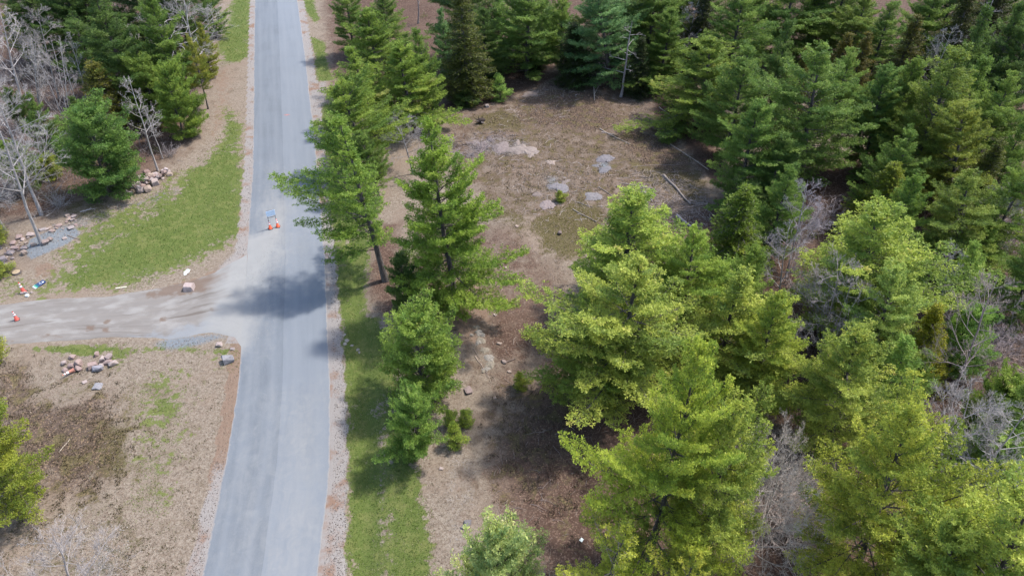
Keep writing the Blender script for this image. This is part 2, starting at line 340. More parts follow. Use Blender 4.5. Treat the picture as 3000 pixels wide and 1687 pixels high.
# ------------------------------------------------------------------ asphalt road
def road_mesh():
    ys = np.r_[np.arange(-15, 130, .35), np.arange(132, 400, 6.0)]; nu = 22
    V = []; UV = []
    for i, y in enumerate(ys):
        l, r = at_y(RL, y), at_y(RR, y)
        l += .10*(vnoise(np.array([y*1.7]), np.array([3.3]), 5)[0]-.5)+.04*(vnoise(np.array([y*.5]), np.array([1.3]), 6)[0]-.5)
        r += .08*(vnoise(np.array([y*1.7]), np.array([8.3]), 7)[0]-.5)
        V.append((l, y, -.06)); UV.append((0, y, 0))
        for j in range(nu+1):
            u = j/nu; V.append((l+(r-l)*u, y, .012+.05*(1-(2*u-1)**2))); UV.append((u, y, 0))
        V.append((r, y, -.06)); UV.append((1, y, 0))
    m = nu+3; idx = (np.arange(len(ys)-1)[:, None]*m + np.arange(m-1)[None]).ravel()
    q = np.stack([idx, idx+1, idx+m+1, idx+m], 1); V = np.array(V); UV = np.array(UV)
    x, y = V[:, 0], V[:, 1]
    d = 1.15*weight(x, y, [(540, 900), (540, 620), (640, 590), (668, 580), (700, 500), (722, 505), (716, 600), (690, 650), (668, 700), (655, 760), (645, 840), (620, 890)], 1.1, 5)
    d = np.maximum(d, .75*weight(x, y, [(640, 760), (640, 520), (700, 440), (735, 560), (745, 640), (700, 690), (680, 800), (640, 880)], 1.6, 5))
    d = np.maximum(d, .45*weight(x, y, [(600, 1000), (610, 700), (640, 400), (800, 420), (812, 620), (740, 680), (700, 880), (640, 1000)], 2.5, 6))
    d = np.maximum(d, .6*weight(x, y, [(650, 1449), (690, 1250), (720, 1150), (750, 1150), (730, 1449), (730, 1600), (640, 1600)], 1.2, 4))
    d = np.maximum(d, .55*weight(x, y, [(770, 1160), (795, 1160), (790, 1350), (750, 1500), (740, 1500)], .8, 4))
    d = np.maximum(d, .5*weight(x, y, [(700, 1000), (831, 940), (828, 1600), (640, 1600)], 1.5, 6))
    d = np.maximum(d, .38*weight(x, y, [(560, 950), (831, 940), (828, 1600), (450, 1600)], 2.0, 6))  # whole near road: thin dust plus brighter light painted in
    seam = np.interp(y, *np.array(sorted([(G(px, py)[1], (G(px, py)[0]-at_y(RL, G(px, py)[1]))/(at_y(RR, G(px, py)[1])-at_y(RL, G(px, py)[1]))) for px, py in [(697, 0), (712, 400), (718, 640), (714, 800), (708, 996), (694, 1180), (678, 1298), (657, 1449)]])).T)
    return mesh_np('road', V, q, {'lane': UV, 'dust_and_light': d, 'seam': UV[:, 0]-seam})
def road_mat():
    M = Mat('asphalt')
    uv = M.attr('lane', 'Vector'); u = M.sep(uv)[0]
    nL = M.noise(1.0, 4, .6, vec=M.scale(uv, (9, .12, 1))); nF = M.noise(26, 3, .8); nG = M.noise(70, 2, .8); n1 = M.noise(.35, 5, .6); n2 = M.noise(1.3, 6, .65, dist=1.2)
    base = M.mix(M.step(nL, .3, .7), (.126, .139, .154), (.159, .172, .187)); base = M.mix(M.math('MULTIPLY', M.step(n1, .4, .65), .4), base, (.160, .177, .197))
    base = M.mix(M.math('MULTIPLY', M.step(M.attr('seam'), -.004, .004), .38), base, (.215, .232, .252))
    base = M.mix(M.math('MULTIPLY', M.step(M.math('ABSOLUTE', M.attr('seam')), .004, .0, 0, 1), .35), base, (.08, .085, .09))
    base = M.mix(M.math('MULTIPLY', M.step(nF, .50, .80), .5), base, (.26, .28, .31)); base = M.mix(M.math('MULTIPLY', M.step(nG, .35, .2), .6), base, (.05, .055, .06))
    wt = M.math('ABSOLUTE', M.math('SUBTRACT', M.math('ABSOLUTE', M.math('SUBTRACT', u, .5)), .25)); wt = M.math('ABSOLUTE', M.math('SUBTRACT', wt, .125))
    base = M.mix(M.math('MULTIPLY', M.step(M.math('ADD', wt, M.math('MULTIPLY', M.math('SUBTRACT', nL, .5), .14)), .05, .0), .2), base, (.215, .228, .242))
    nS = M.noise(1.0, 5, .65, vec=M.scale(uv, (10, .35, 1)), dist=.6); nm = M.math('ADD', M.math('MULTIPLY', n2, .5), M.math('MULTIPLY', nS, .5))
    dm = M.step(M.math('ADD', M.attr('dust_and_light'), M.math('MULTIPLY', M.math('SUBTRACT', nm, .5), 1.3)), .15, 1.05, 0, .92)
    dust_and_light = M.mix(M.noise(.8, 4, .6), (.232, .229, .219), (.30, .293, .276)); col = M.mix(dm, base, dust_and_light)
    edge = M.math('ABSOLUTE', M.math('SUBTRACT', u, .5)); em = M.step(M.math('ADD', edge, M.math('MULTIPLY', M.noise(2.2, 5, .75), .06)), .512, .530)
    col = M.mix(M.math('MULTIPLY', M.math('MULTIPLY', em, .6), M.math('SUBTRACT', 1, M.math('MINIMUM', M.attr('dust_and_light'), 1))), col, (.36, .30, .25))
    M.bsdf(col, .85, .25, M.bump(nG, .25, .01), alb=.8); return M.m
tag(link('road', road_mesh(), road_mat()), kind='structure')

# ------------------------------------------------------------------ dirt driveway
def drive_mesh():
    n = 150; m = 22
    def re(P, k):
        d = np.r_[0, np.cumsum(np.linalg.norm(np.diff(P, axis=0), axis=1))]; t = np.linspace(0, d[-1], k)
        return np.stack([np.interp(t, d, P[:, 0]), np.interp(t, d, P[:, 1])], 1)
    A, B = re(DT, n), re(DB, n)
    t = np.linspace(0, 1, m)[None, :, None]; P = A[:, None]*(1-t)+B[:, None]*t
    e = (np.abs(t-.5)*2)**6; P[..., 1] += (e[..., 0]*.35*(fbm(P[..., 0], P[..., 1], 1.1, 44, 3)-.5))
    x, y = P[..., 0].ravel(), P[..., 1].ravel()
    tt = np.repeat(t[..., 0], n, 0).ravel()
    z = .012+.045*(1-(2*np.abs(tt-.5))**8)+.03*(vnoise(x*.35, tt*11, 4)-.5)+.02*(fbm(x, y, 1.5, 9, 3)-.5)
    V = np.stack([x, y, z], 1)
    edge = (np.abs(tt-.5) > .499); V[edge, 2] = -.05
    # the end dives under the asphalt edge
    lx = at_y(RL, y); k = np.clip((x-(lx-1.5))/1.5, 0, 1); V[:, 2] = V[:, 2]*(1-k) + .008*k
    V[:, 2] = np.where(x > lx+.45, -.1, V[:, 2])
    idx = (np.arange(n-1)[:, None]*m+np.arange(m-1)[None]).ravel(); q = np.stack([idx, idx+m, idx+m+1, idx+1], 1)
    br = .8*weight(x, y, [(365, 735), (465, 700), (575, 668), (580, 715), (500, 742), (372, 756)], .9, 4)
    br = np.maximum(br, .6*weight(x, y, [(85, 838), (150, 836), (180, 852), (90, 858)], .6, 3)); br = np.maximum(br, .5*weight(x, y, [(0, 852), (60, 845), (60, 866), (0, 870)], .6, 3))
    for c in ((270, 812), (265, 842 - 10), (410, 832 - 25), (540, 825 - 45), (228, 828)): br = np.maximum(br, .8*weight(x, y, [(c[0]-12, c[1]-7), (c[0]+12, c[1]-9), (c[0]+14, c[1]+5), (c[0]-10, c[1]+8)], .3, 2))
    bl = .9*weight(x, y, [(290, 858), (420, 835), (520, 800), (640, 750), (640, 900), (420, 870)], 1.2, 5)
    bw = smooth01(1-(lx-x)/6.5+.25*(fbm(x, y, .9, 61, 3)-.5)*2)
    return mesh_np('driveway', V, q, {'apron': bw, 'lane': np.stack([x, tt*4.5, x*0], 1), 'mud': br, 'blue': bl}, smooth=True)
def drive_mat():
    M = Mat('dirt_track'); uv = M.attr('lane', 'Vector')
    nL = M.noise(1.0, 5, .62, vec=M.scale(uv, (.16, 3.2, 1)), dist=.5); nM = M.noise(1.0, 4, .6, vec=M.scale(uv, (.5, 1.3, 1))); nF = M.noise(16, 4, .7); n2 = M.noise(1.4, 5, .6)
    tread = M.n('ShaderNodeTexWave', wave_type='BANDS', bands_direction='X'); M.put(tread.inputs['Vector'], M.scale(uv, (1, .2, 1))); tread.inputs['Scale'].default_value = 2.6; tread.inputs['Distortion'].default_value = 3.0
    col = M.mix(nL, (.195, .172, .152), (.31, .285, .262)); col = M.mix(M.step(nM, .45, .7), col, (.34, .32, .295))
    col = M.mix(M.math('MULTIPLY', M.step(nL, .42, .30), .7), col, (.15, .122, .10))
    col = M.mix(M.math('MULTIPLY', M.math('MULTIPLY', M.step(tread.outputs['Fac'], .5, .9), M.step(nL, .48, .58)), .35), col, (.25, .21, .17))
    mud = M.mix(nF, (.13, .085, .06), (.25, .18, .135)); mm = M.step(M.math('ADD', M.attr('mud'), M.math('MULTIPLY', M.math('SUBTRACT', n2, .5), 1.1)), .35, .65); col = M.mix(M.math('MULTIPLY', mm, .8), col, mud)
    bl = M.mix(nF, (.21, .225, .24), (.36, .37, .38)); bm_ = M.step(M.math('ADD', M.attr('blue'), M.math('MULTIPLY', M.math('SUBTRACT', n2, .5), 1.2)), .3, .75); col = M.mix(M.math('MULTIPLY', bm_, .8), col, bl)
    ap = M.mix(M.noise(.8, 4, .6), (.29, .286, .274), (.375, .366, .345)); col = M.mix(M.step(M.math('ADD', M.attr('apron'), M.math('MULTIPLY', M.math('SUBTRACT', nL, .5), .6)), .35, .95), col, ap)
    col = M.mix(M.math('MULTIPLY', M.step(nF, .58, .7), .3), col, (.20, .17, .145))
    M.bsdf(col, .95, .1, M.bump(M.math('ADD', M.math('MULTIPLY', nF, .4), M.math('MULTIPLY', nL, .8)), .6, .05)); return M.m
tag(link('driveway', drive_mesh(), drive_mat()), kind='structure')

# ------------------------------------------------------------------ materials for plants
def foliage_mat(name, dark, light, accent, trans=.3, alb=1.0):
    dark, light, accent = [tuple(v*alb for v in c) for c in (dark, light, accent)]
    M = Mat(name); tone = M.attr('tone')
    oc = M.n('ShaderNodeObjectInfo')
    col = M.mix(M.step(tone, .15, .75), dark, light); col = M.mix(M.step(tone, .8, 1.0), col, accent)
    col = M.mix(1.0, col, oc.outputs['Color'], 'MULTIPLY')
    b = M.n('ShaderNodeBsdfPrincipled'); M.put(b.inputs['Base Color'], col); b.inputs['Roughness'].default_value = .55; b.inputs['Specular IOR Level'].default_value = .25
    t = M.n('ShaderNodeBsdfTranslucent'); M.put(t.inputs['Color'], M.mix(.5, col, (.12, .15, .01), 'ADD') if False else col)
    mx = M.n('ShaderNodeMixShader'); mx.inputs[0].default_value = trans
    M.t.links.new(b.outputs[0], mx.inputs[1]); M.t.links.new(t.outputs[0], mx.inputs[2]); M.t.links.new(mx.outputs[0], M.out.inputs[0])
    return M.m
def bark_mat(name, a, b):
    M = Mat(name); oc = M.n('ShaderNodeObjectInfo')
    n = M.noise(1.0, 5, .7, vec=M.scale(M.pos, (14, 14, 3))); col = M.mix(M.step(n, .35, .65), a, b)
    col = M.mix(1.0, col, oc.outputs['Color'], 'MULTIPLY')
    M.bsdf(col, .9, .15, M.bump(n, .6, .03)); return M.m
NEEDLE = foliage_mat('pine_needles', (.13, .20, .048), (.325, .385, .088), (.50, .46, .18), .45)
SPRUCE = foliage_mat('spruce_needles', (.055, .075, .022), (.125, .138, .034), (.19, .165, .05), .35)
BARK = bark_mat('pine_bark', (.075, .062, .055), (.19, .165, .15))
GREYBARK = bark_mat('grey_bark', (.31, .285, .265), (.56, .52, .485))
DEADWOOD = bark_mat('weathered_wood', (.30, .26, .23), (.52, .47, .43))

# ------------------------------------------------------------------ wood: batches of tapered tubes
def tubes(P, R, sides=4):
    """P (n,k,3) centre lines, R (n,k) radii -> vertices, quads"""
    n, k, _ = P.shape; D = np.gradient(P, axis=1); D /= np.linalg.norm(D, axis=2, keepdims=True)+1e-9
    ref = np.where(np.abs(D[..., 2:3]) > .8, np.array([1., 0, 0]), np.array([0, 0, 1.]))
    A = np.cross(D, ref); A /= np.linalg.norm(A, axis=2, keepdims=True)+1e-9; B = np.cross(D, A)
    th = np.arange(sides)/sides*2*np.pi
    V = P[:, :, None] + R[:, :, None, None]*(A[:, :, None]*np.cos(th)[None, None, :, None]+B[:, :, None]*np.sin(th)[None, None, :, None])
    i = np.arange(n)[:, None, None]*k*sides + np.arange(k-1)[None, :, None]*sides; j = np.arange(sides)[None, None]; j2 = (j+1) % sides
    Q = np.stack([i+j, i+j2, i+sides+j2, i+sides+j], -1).reshape(-1, 4)
    return V.reshape(-1, 3), Q
def merge(parts):
    Vs, Qs, o = [], [], 0
    for V, Q in parts: Vs.append(V); Qs.append(Q+o); o += len(V)
    return np.vstack(Vs), np.vstack(Qs)

def tuft_mesh(name, P, D, S, tone, rng, k=8, bias=.5, width=.3, flat=0.0):
    """a puff of k needle bundles round every shoot tip; P,D (n,3), S (n) length"""
    n = len(P); D = D/(np.linalg.norm(D, axis=1, keepdims=True)+1e-9)
    r = rng.normal(size=(n, k, 3)); r /= np.linalg.norm(r, axis=2, keepdims=True)
    d = D[:, None]*bias+r; d[..., 2] *= 1-flat; d /= np.linalg.norm(d, axis=2, keepdims=True)
    L = S[:, None]*rng.uniform(.7, 1.15, (n, k))
    q = rng.normal(size=(n, k, 3)); w = np.cross(d, q); w /= np.linalg.norm(w, axis=2, keepdims=True)+1e-9
    W = (L*width*.5)[..., None]*w; e = P[:, None]+d*L[..., None]
    V = np.stack([P[:, None]+d*(L*.05)[..., None], e+W, e-W], 2).reshape(-1, 3)
    T = np.clip(np.repeat(tone, k)+rng.normal(0, .08, n*k), 0, 1)
    return mesh_np(name, V, np.arange(n*k*3).reshape(-1, 3), fattrs={'tone': T})

def whorl_amp(rng): return rng.choice([.72, 1.0, 1.08, .95])
def conifer(seed, H=14.0, R=3.6, base=.2, kind='pine', dens=1.0, k=8, tuft=.24, lean=0.0, gap=0.0, oneside=None, rnd=1.7, elt=50, long=.12):
    """a conifer of height H: returns trunk, boughs and foliage meshes"""
    rng = np.random.default_rng(seed); pine = kind == 'pine'
    tz = np.linspace(0, H, 9); bend = np.stack([np.cumsum(rng.normal(0, .05, 9)), np.cumsum(rng.normal(0, .05, 9))], 1); bend -= bend[0]
    TP = np.stack([bend[:, 0], bend[:, 1], tz], 1); r0 = .0115*H+.02
    TR = r0*(1-tz/H)**.8+.012; TR[0] *= 1.25
    trunk = tubes(TP[None], TR[None], 8)
    tx = lambda z: np.stack([np.interp(z, tz, TP[:, 0]), np.interp(z, tz, TP[:, 1]), z], -1)
    wood3, Ps, Ds, Ts, Ss = [], [], [], [], []
    BP, BR, TWP, TWR = [], [], [], []
    z = base*H; spacing = (.56 if pine else .30)*(H/14)**.35/dens**.5; az = rng.uniform(0, 6.28); side_bias = rng.uniform(0, 6.28)
    while z < H*.985:
        t = (z-base*H)/(H-base*H)
        prof = ((1-t**rnd)**.8*(.62+.38*min(1, t/.22+.2))*whorl_amp(rng) if pine else (1-t)**.92*(.8+.2*min(1, t/.1)))
        nb = rng.integers(4, 6) if pine else rng.integers(6, 9)
        if t > .9: nb = 4
        for b in range(nb):
            az += 2.399+rng.normal(0, .35)
            L = R*prof*rng.uniform(.7, 1.1)*(1+.2*math.cos(az-side_bias))*(1.3 if pine and rng.random() < long else 1)
            if pine: L *= .62+.7*float(vnoise(np.array([(az % 6.2832)*1.1+3]), np.array([z*.55]), seed)[0])
            if gap and rng.random() < gap: continue
            if oneside is not None:
                L *= max(.12, .6+.65*math.cos(az-oneside))
            L = max(L, .28*(1.2-t)+.15)
            el0 = (math.radians(2+elt*t**1.2)+rng.normal(0, .14)) if pine else math.radians(-14+55*t**2)+rng.normal(0, .08)
            kk = 7; s = np.linspace(0, 1, kk)
            el = el0 + (np.radians(26)*s**1.5 if pine else np.radians(-8)*np.sin(s*3.1)+np.radians(14)*s**3)
            a = az+rng.normal(0, .14)*s*1.5
            st = np.stack([np.cos(a)*np.cos(el), np.sin(a)*np.cos(el), np.sin(el)], 1)*L/(kk-1)
            B = np.vstack([[0, 0, 0], np.cumsum(st[:-1], 0)])+tx(np.array([z+rng.normal(0, .12)]))[0]
            BP.append(B); BR.append((.007*L+.012)*(1-s*.8)+.004)
            # lateral twigs in a loose plate
            step = (.20 if pine else .17)/dens**.5
            n = max(3, int(L*(.78 if pine else .9)/step)); u = np.linspace(.24 if pine else .12, .99, n)+rng.normal(0, .01, n); u = np.clip(u, .08, 1)
            bp = np.stack([np.interp(u, s, B[:, i]) for i in range(3)], 1)
            dirb = np.stack([np.interp(u, s, np.gradient(B[:, i])) for i in range(3)], 1); dirb /= np.linalg.norm(dirb, axis=1, keepdims=True)
            lat = np.cross(dirb, [0, 0, 1.]); lat /= np.linalg.norm(lat, axis=1, keepdims=True)+1e-9; upv = np.cross(lat, dirb)
            btone = rng.normal(0, .13)
            for sgn in (-1, 1):
                tl = ((.30*L*(1-u)**.7+.24)*rng.uniform(.55, 1.15, n) if pine else (.26*L*(1-u)**.8+.14)*rng.uniform(.7, 1.1, n))
                td = dirb*.72+lat*sgn*.78+upv*(rng.uniform(.0, .45, n)[:, None] if pine else rng.uniform(-.2, .1, n)[:, None])+rng.normal(0, .10, (n, 3)); td /= np.linalg.norm(td, axis=1, keepdims=True)
                mtu = 6
                f = np.linspace(.22, 1, mtu)[None, :]*np.ones((n, 1)); keep = (f*0+1)*(np.arange(mtu)[None] < np.ceil(tl/(.155 if pine else .15))[:, None])
                f = np.minimum(1, (np.arange(mtu)[None]+1)/np.minimum(mtu, np.ceil(tl/(.155 if pine else .15)))[:, None])
                pts = bp[:, None]+td[:, None]*(tl[:, None]*f)[..., None]
                kp = keep.astype(bool).ravel()
                Ps.append(pts.reshape(-1, 3)[kp]); Ds.append((np.repeat(td[:, None], mtu, 1)*.8+np.array([0, 0, .5 if pine else .1])).reshape(-1, 3)[kp])
                Ts.append((np.full(n*mtu, .46+btone)+np.repeat(rng.normal(0, .10, n), mtu)+(.10*(f.ravel()-.5)))[kp]); Ss.append(np.full(kp.sum(), tuft)*rng.uniform(.8, 1.15, kp.sum()))
                TWP.append(np.stack([bp, bp+td*(tl*.9)[:, None]], 1)); TWR.append(np.stack([np.full(n, .008), np.full(n, .004)], 1))
            Ps.append(bp); Ds.append(dirb+np.array([0, 0, .5 if pine else .1])); Ts.append(np.full(n, .5+btone)); Ss.append(np.full(n, tuft))
        z += spacing*rng.uniform(.8, 1.2)
    # leader
    zl = np.linspace(H*.93, H*1.005, 7); Ps.append(tx(zl)); Ds.append(np.tile([0, 0, 1.], (7, 1))+rng.normal(0, .2, (7, 3))); Ts.append(np.full(7, .7)); Ss.append(np.full(7, tuft*.8))
    P = np.vstack(Ps); D = np.vstack(Ds); T = np.concatenate(Ts); S = np.concatenate(Ss)
    P = P+rng.normal(0, .04, P.shape)
    rr = np.hypot(P[:, 0]-np.interp(P[:, 2], tz, TP[:, 0]), P[:, 1]-np.interp(P[:, 2], tz, TP[:, 1])); R = float(np.percentile(rr, 96))
    fol = tuft_mesh(kind+'_foliage', P, D, S, T, rng, k=k, bias=(.45 if pine else .8), width=(.34 if pine else .36)); print(kind, seed, len(P)*k)
    wood = merge([tubes(np.array(BP), np.array(BR), 4), tubes(np.vstack(TWP), np.vstack(TWR), 3)])
    tr = mesh_np(kind+'_trunk', *trunk, smooth=True); bo = mesh_np(kind+'_boughs', *wood)
    for m_, mt in ((tr, BARK), (bo, BARK), (fol, NEEDLE if pine else SPRUCE)): m_.materials.append(mt)
    return dict(H=H, R=R, trunk=tr, branchwork=bo, foliage=fol)

def bare_tree(seed, H=11.0, R=2.6, fork=.3, limbs=11, thick=1.0, up=.9, fuzz=1.0, stems=1, stemsplay=.2):
    """a leafless tree: trunk(s), each main limb a mesh with its side branches and twigs"""
    rng = np.random.default_rng(seed); trunks = []; limbs_out = []
    for sidx in range(stems):
        a0 = rng.uniform(0, 6.28); sp = 0 if stems == 1 else stemsplay*rng.uniform(.4, 1.2); h = H*rng.uniform(.8, 1) if sidx else H
        tz = np.linspace(0, 1, 9); w = np.cumsum(rng.normal(0, .05, (9, 2)), 0)*h*.11; w -= w[0]
        TP = np.stack([w[:, 0]+math.cos(a0)*sp*h*tz, w[:, 1]+math.sin(a0)*sp*h*tz, tz*h], 1)
        TR = (.0105*h*thick+.01)*(1-tz*.93)**1.0/(stems**.35)+.010; TR[0] *= 1.3
        trunks.append(tubes(TP[None], TR[None], 7))
        for l in range(limbs):
            u = fork+(.97-fork)*((l+.5)/limbs)+rng.normal(0, .015); u = min(u, .97); org = np.array([np.interp(u, tz, TP[:, i]) for i in range(3)]); rr = np.interp(u, tz, TR)*.62
            az = l*2.399+rng.normal(0, .5); L = R*((1-u)**.55+.12)*rng.uniform(.75, 1.25)*1.25; k = 8; s = np.linspace(0, 1, k)
            el = up*.55+rng.normal(0, .12)+up*.5*s+np.cumsum(rng.normal(0, .07, k)); a = az+np.cumsum(rng.normal(0, .09, k))
            st = np.stack([np.cos(a)*np.cos(el), np.sin(a)*np.cos(el), np.sin(el)], 1)*L/(k-1); LP = np.vstack([[0, 0, 0], np.cumsum(st[:-1], 0)])+org
            parts = [tubes(LP[None], (rr*.75*(1-s*.93)+.005)[None], 5)]
            def grow(PL, lens, n, ang, kk, r0, upb):
                m, k0, _ = PL.shape; uu = rng.uniform(.22, 1, (m, n)); ix = uu*(k0-1); i0 = np.minimum(ix.astype(int), k0-2); fr = (ix-i0)[..., None]
                I = np.arange(m)[:, None]; o = PL[I, i0]*(1-fr)+PL[I, i0+1]*fr; dd = PL[I, i0+1]-PL[I, i0]; dd = (dd/(np.linalg.norm(dd, axis=2, keepdims=True)+1e-9)).reshape(-1, 3)
                o = o.reshape(-1, 3); q = rng.normal(size=dd.shape); q -= (q*dd).sum(1, keepdims=True)*dd; q /= np.linalg.norm(q, axis=1, keepdims=True)
                d = dd*math.cos(ang)+q*math.sin(ang); d[:, 2] += upb; d /= np.linalg.norm(d, axis=1, keepdims=True)
                ln = (np.repeat(lens, n)*(1.15-uu.ravel()*.75)*rng.uniform(.5, 1.1, m*n))
                pts = [o]
                for j in range(kk-1):
                    d = d+rng.normal(0, .11, d.shape); d[:, 2] += upb*.25; d /= np.linalg.norm(d, axis=1, keepdims=True); pts.append(pts[-1]+d*(ln/(kk-1))[:, None])
                PP = np.stack(pts, 1); RRR = r0*(1-np.linspace(0, .85, kk))[None]*np.ones((m*n, 1)); return PP, ln, RRR
            n2 = max(3, int(6*fuzz)); P2, L2, R2 = grow(LP[None], np.array([L*.75]), n2, .8, 5, rr*.22+.004, .15); parts.append(tubes(P2, R2, 4))
            P3, L3, R3 = grow(P2, L2*.62, max(2, int(6*fuzz)), .75, 4, .009, .12); parts.append(tubes(P3, R3, 3))
            P4, L4, R4 = grow(P3, L3*.65, max(2, int(4*fuzz)), .7, 3, .006, .1); parts.append(tubes(P4, R4, 3))
            limbs_out.append(mesh_np('bare_limb', *merge(parts)))
    tr = mesh_np('bare_trunk', *merge(trunks), smooth=True)
    return dict(H=H, R=R, trunk=tr, limbs=limbs_out)

def thicket(seed, H=3.0, R=1.6, n=26, red=False):
    """multi-stemmed leafless bush as one mesh"""
    rng = np.random.default_rng(seed); k = 6; s = np.linspace(0, 1, k)
    az = rng.uniform(0, 6.28, n); tilt = rng.uniform(.05, .9, n); L = H*rng.uniform(.6, 1.1, n)
    P = np.zeros((n, k, 3)); d = np.stack([np.cos(az)*np.sin(tilt), np.sin(az)*np.sin(tilt), np.cos(tilt)], 1); P[:, 0, :2] = rng.normal(0, R*.16, (n, 2))
    for j in range(1, k): d = d+rng.normal(0, .14, d.shape); d /= np.linalg.norm(d, axis=1, keepdims=True); P[:, j] = P[:, j-1]+d*(L/(k-1))[:, None]
    parts = [tubes(P, (.018*(1-s*.75))[None]*np.ones((n, 1)), 4)]
    def side(P, cnt, ln, r):
        m, k0, _ = P.shape; I = np.repeat(np.arange(m), cnt); i0 = rng.integers(1, k0, m*cnt); o = P[I, i0]; dd = P[I, i0]-P[I, i0-1]; dd /= np.linalg.norm(dd, axis=1, keepdims=True)+1e-9
        d = dd+rng.normal(0, .55, dd.shape); d /= np.linalg.norm(d, axis=1, keepdims=True); pts = [o]
        for j in range(3): d = d+rng.normal(0, .2, d.shape); d /= np.linalg.norm(d, axis=1, keepdims=True); pts.append(pts[-1]+d*(ln*rng.uniform(.4, 1, len(d))/3)[:, None])
        PP = np.stack(pts, 1); return PP, tubes(PP, (r*(1-np.linspace(0, .7, 4)))[None]*np.ones((len(d), 1)), 3)
    P2, t2 = side(P, 7, H*.30, .009); P3, t3 = side(P2, 3, H*.13, .006); parts += [t2, t3]
    return dict(H=H, R=R, mesh=mesh_np('bush_stems', *merge(parts)))

def rot_lean(o, h, lean, az, scale_xy, scale_z):
    """turn about its own axis first, then shear into the lean by a small tilt"""
    tilt = math.atan(lean)
    o.rotation_mode = 'QUATERNION'
    o.rotation_quaternion = (Matrix.Rotation(tilt, 4, 'Y') @ Matrix.Rotation(az, 4, 'Z')).to_quaternion()
    o.scale = (scale_xy, scale_xy, scale_z)

PLANTS = []
def plant(proto, name, cat, label, top=None, base=None, h=None, w=None, tint=(1, 1, 1), lean=0.0, rz=None, bark=None, group=None, wood=None, radius=None):
    """set one tree: by foot and tip, or by tip and height; w is the crown's width on the survey"""
    if base is not None and h is None: X, Y, h, lean = base_top(base, top)
    elif base is not None: X, Y = G(*base)
    else: X, Y = G(top[0], top[1], h); X -= lean*h
    zb = GZ(X, Y)-.06
    R = radius if radius else w/2/PXM(X, Y, h*.45)
    sxy = R/proto['R']; sz = h/proto['H']
    root = bpy.data.objects.new(name, None); COL.objects.link(root); root.location = (X, Y, zb); root.empty_display_size = .3
    rng = random.Random(int(X*97+Y*31)); az = rz if rz is not None else rng.uniform(0, 6.28)
    rot_lean(root, h, lean, az, sxy, sz)
    tag(root, label, cat, group)
    def child(n, me, kind=None, mat=None, col=None):
        o = bpy.data.objects.new(n, me); COL.objects.link(o); o.parent = root
        if kind: o['kind'] = kind
        if mat is not None:
            if not me.materials: me.materials.append(mat)
        o.color = tuple(col or (1, 1, 1))+(1,)
        return o
    if 'foliage' in proto:
        child('trunk', proto['trunk'], col=bark); child('branchwork', proto['branchwork'], 'stuff', col=wood or bark); child('foliage', proto['foliage'], 'stuff', col=tint)
    elif 'limbs' in proto:
        child('trunk', proto['trunk'], mat=GREYBARK, col=bark)
        for l in proto['limbs']: child('limb', l, mat=GREYBARK, col=wood or bark)
    PLANTS.append((X, Y, R, h)); return root

# ------------------------------------------------------------------ the kinds
PINE = [conifer(11, 14, 4.2, .10, k=10, dens=1.15, tuft=.155), conifer(12, 14, 4.4, .2, rnd=2.2, k=10, dens=1.15, gap=.12, tuft=.16), conifer(13, 13, 4.0, .08, k=10, dens=1.15, tuft=.155), conifer(14, 14, 4.3, .16, rnd=2.0, k=10, dens=1.15, gap=.1, tuft=.155), conifer(15, 12, 3.6, .3, k=9, gap=.15, tuft=.16)]
YOUNG = [conifer(21, 6.5, 3.3, .02, rnd=2.6, elt=38, long=0, k=9, dens=1.7, tuft=.15), conifer(22, 5.5, 2.9, .03, rnd=2.6, elt=38, long=0, k=9, dens=1.7, tuft=.15), conifer(23, 9, 2.8, .05, k=9, dens=1.3, tuft=.16)]
SPRU = [conifer(31, 11, 2.3, .08, 'spruce', k=6, tuft=.14), conifer(32, 10, 1.9, .05, 'spruce', k=6, tuft=.14), conifer(33, 10, 2.5, .12, 'spruce', k=7, tuft=.15, gap=.35)]
LEANPINE = conifer(41, 14, 4.6, .22, k=10, gap=.12, oneside=math.pi, tuft=.155)
FULLPINE = conifer(46, 15, 3.9, .05, rnd=2.0, long=0, k=10, dens=1.5, tuft=.155, gap=.08)
BIGPINE = conifer(51, 15, 5.2, .12, rnd=2.3, k=9, dens=1.1, tuft=.155, gap=.08)
SAPLING = conifer(61, 3, 1.3, .02, k=9, dens=1.5, tuft=.13)
OPENPINE = conifer(71, 12, 3.0, .3, k=10, dens=.6, tuft=.13, gap=.2)
BARE = [bare_tree(81, 12, 3.0, .28, 16, thick=.75, fuzz=1.4), bare_tree(82, 11, 2.2, .35, 13, up=1.2, thick=.75, fuzz=1.2), bare_tree(83, 10, 1.6, .4, 10, up=1.5, thick=.6), bare_tree(84, 11, 2.4, .15, 9, stems=3, stemsplay=.16, thick=.7, up=1.3, fuzz=.9), bare_tree(85, 12, 3.4, .2, 16, up=.8, fuzz=1.5, thick=.7)]
SNAG = [bare_tree(91, 10, 1.6, .28, 26, thick=1.3, up=.1, fuzz=.35), bare_tree(92, 8, 1.5, .3, 12, thick=1.2, up=.2, fuzz=.6)]
BUSH = [thicket(101), thicket(102, 3.2, 1.8, 34), thicket(103, 2.4, 1.5, 24)]
PALE = (1.25, 1.2, 1.2); DARKB = (.35, .32, .32)
YEL = (1.5, 1.25, .75); YG = (1.3, 1.2, .9); BLU = (.6, .82, 1.15); DRK = (.42, .53, .5); OLV = (1.0, .85, .55); MID = (.66, .78, .62); GRN = (.9, .98, .7)  # YEL, YG brightened, BLU, DRK, MID dimmed: light falling off with distance painted in
A_, B_, C_, D_, E_ = PINE
TANGLE = bare_tree(95, 6, 3.2, .06, 24, thick=.7, up=.35, fuzz=1.5)
pine = lambda pr, label, **k: plant(pr, 'pine_tree', 'pine tree', label, **k)
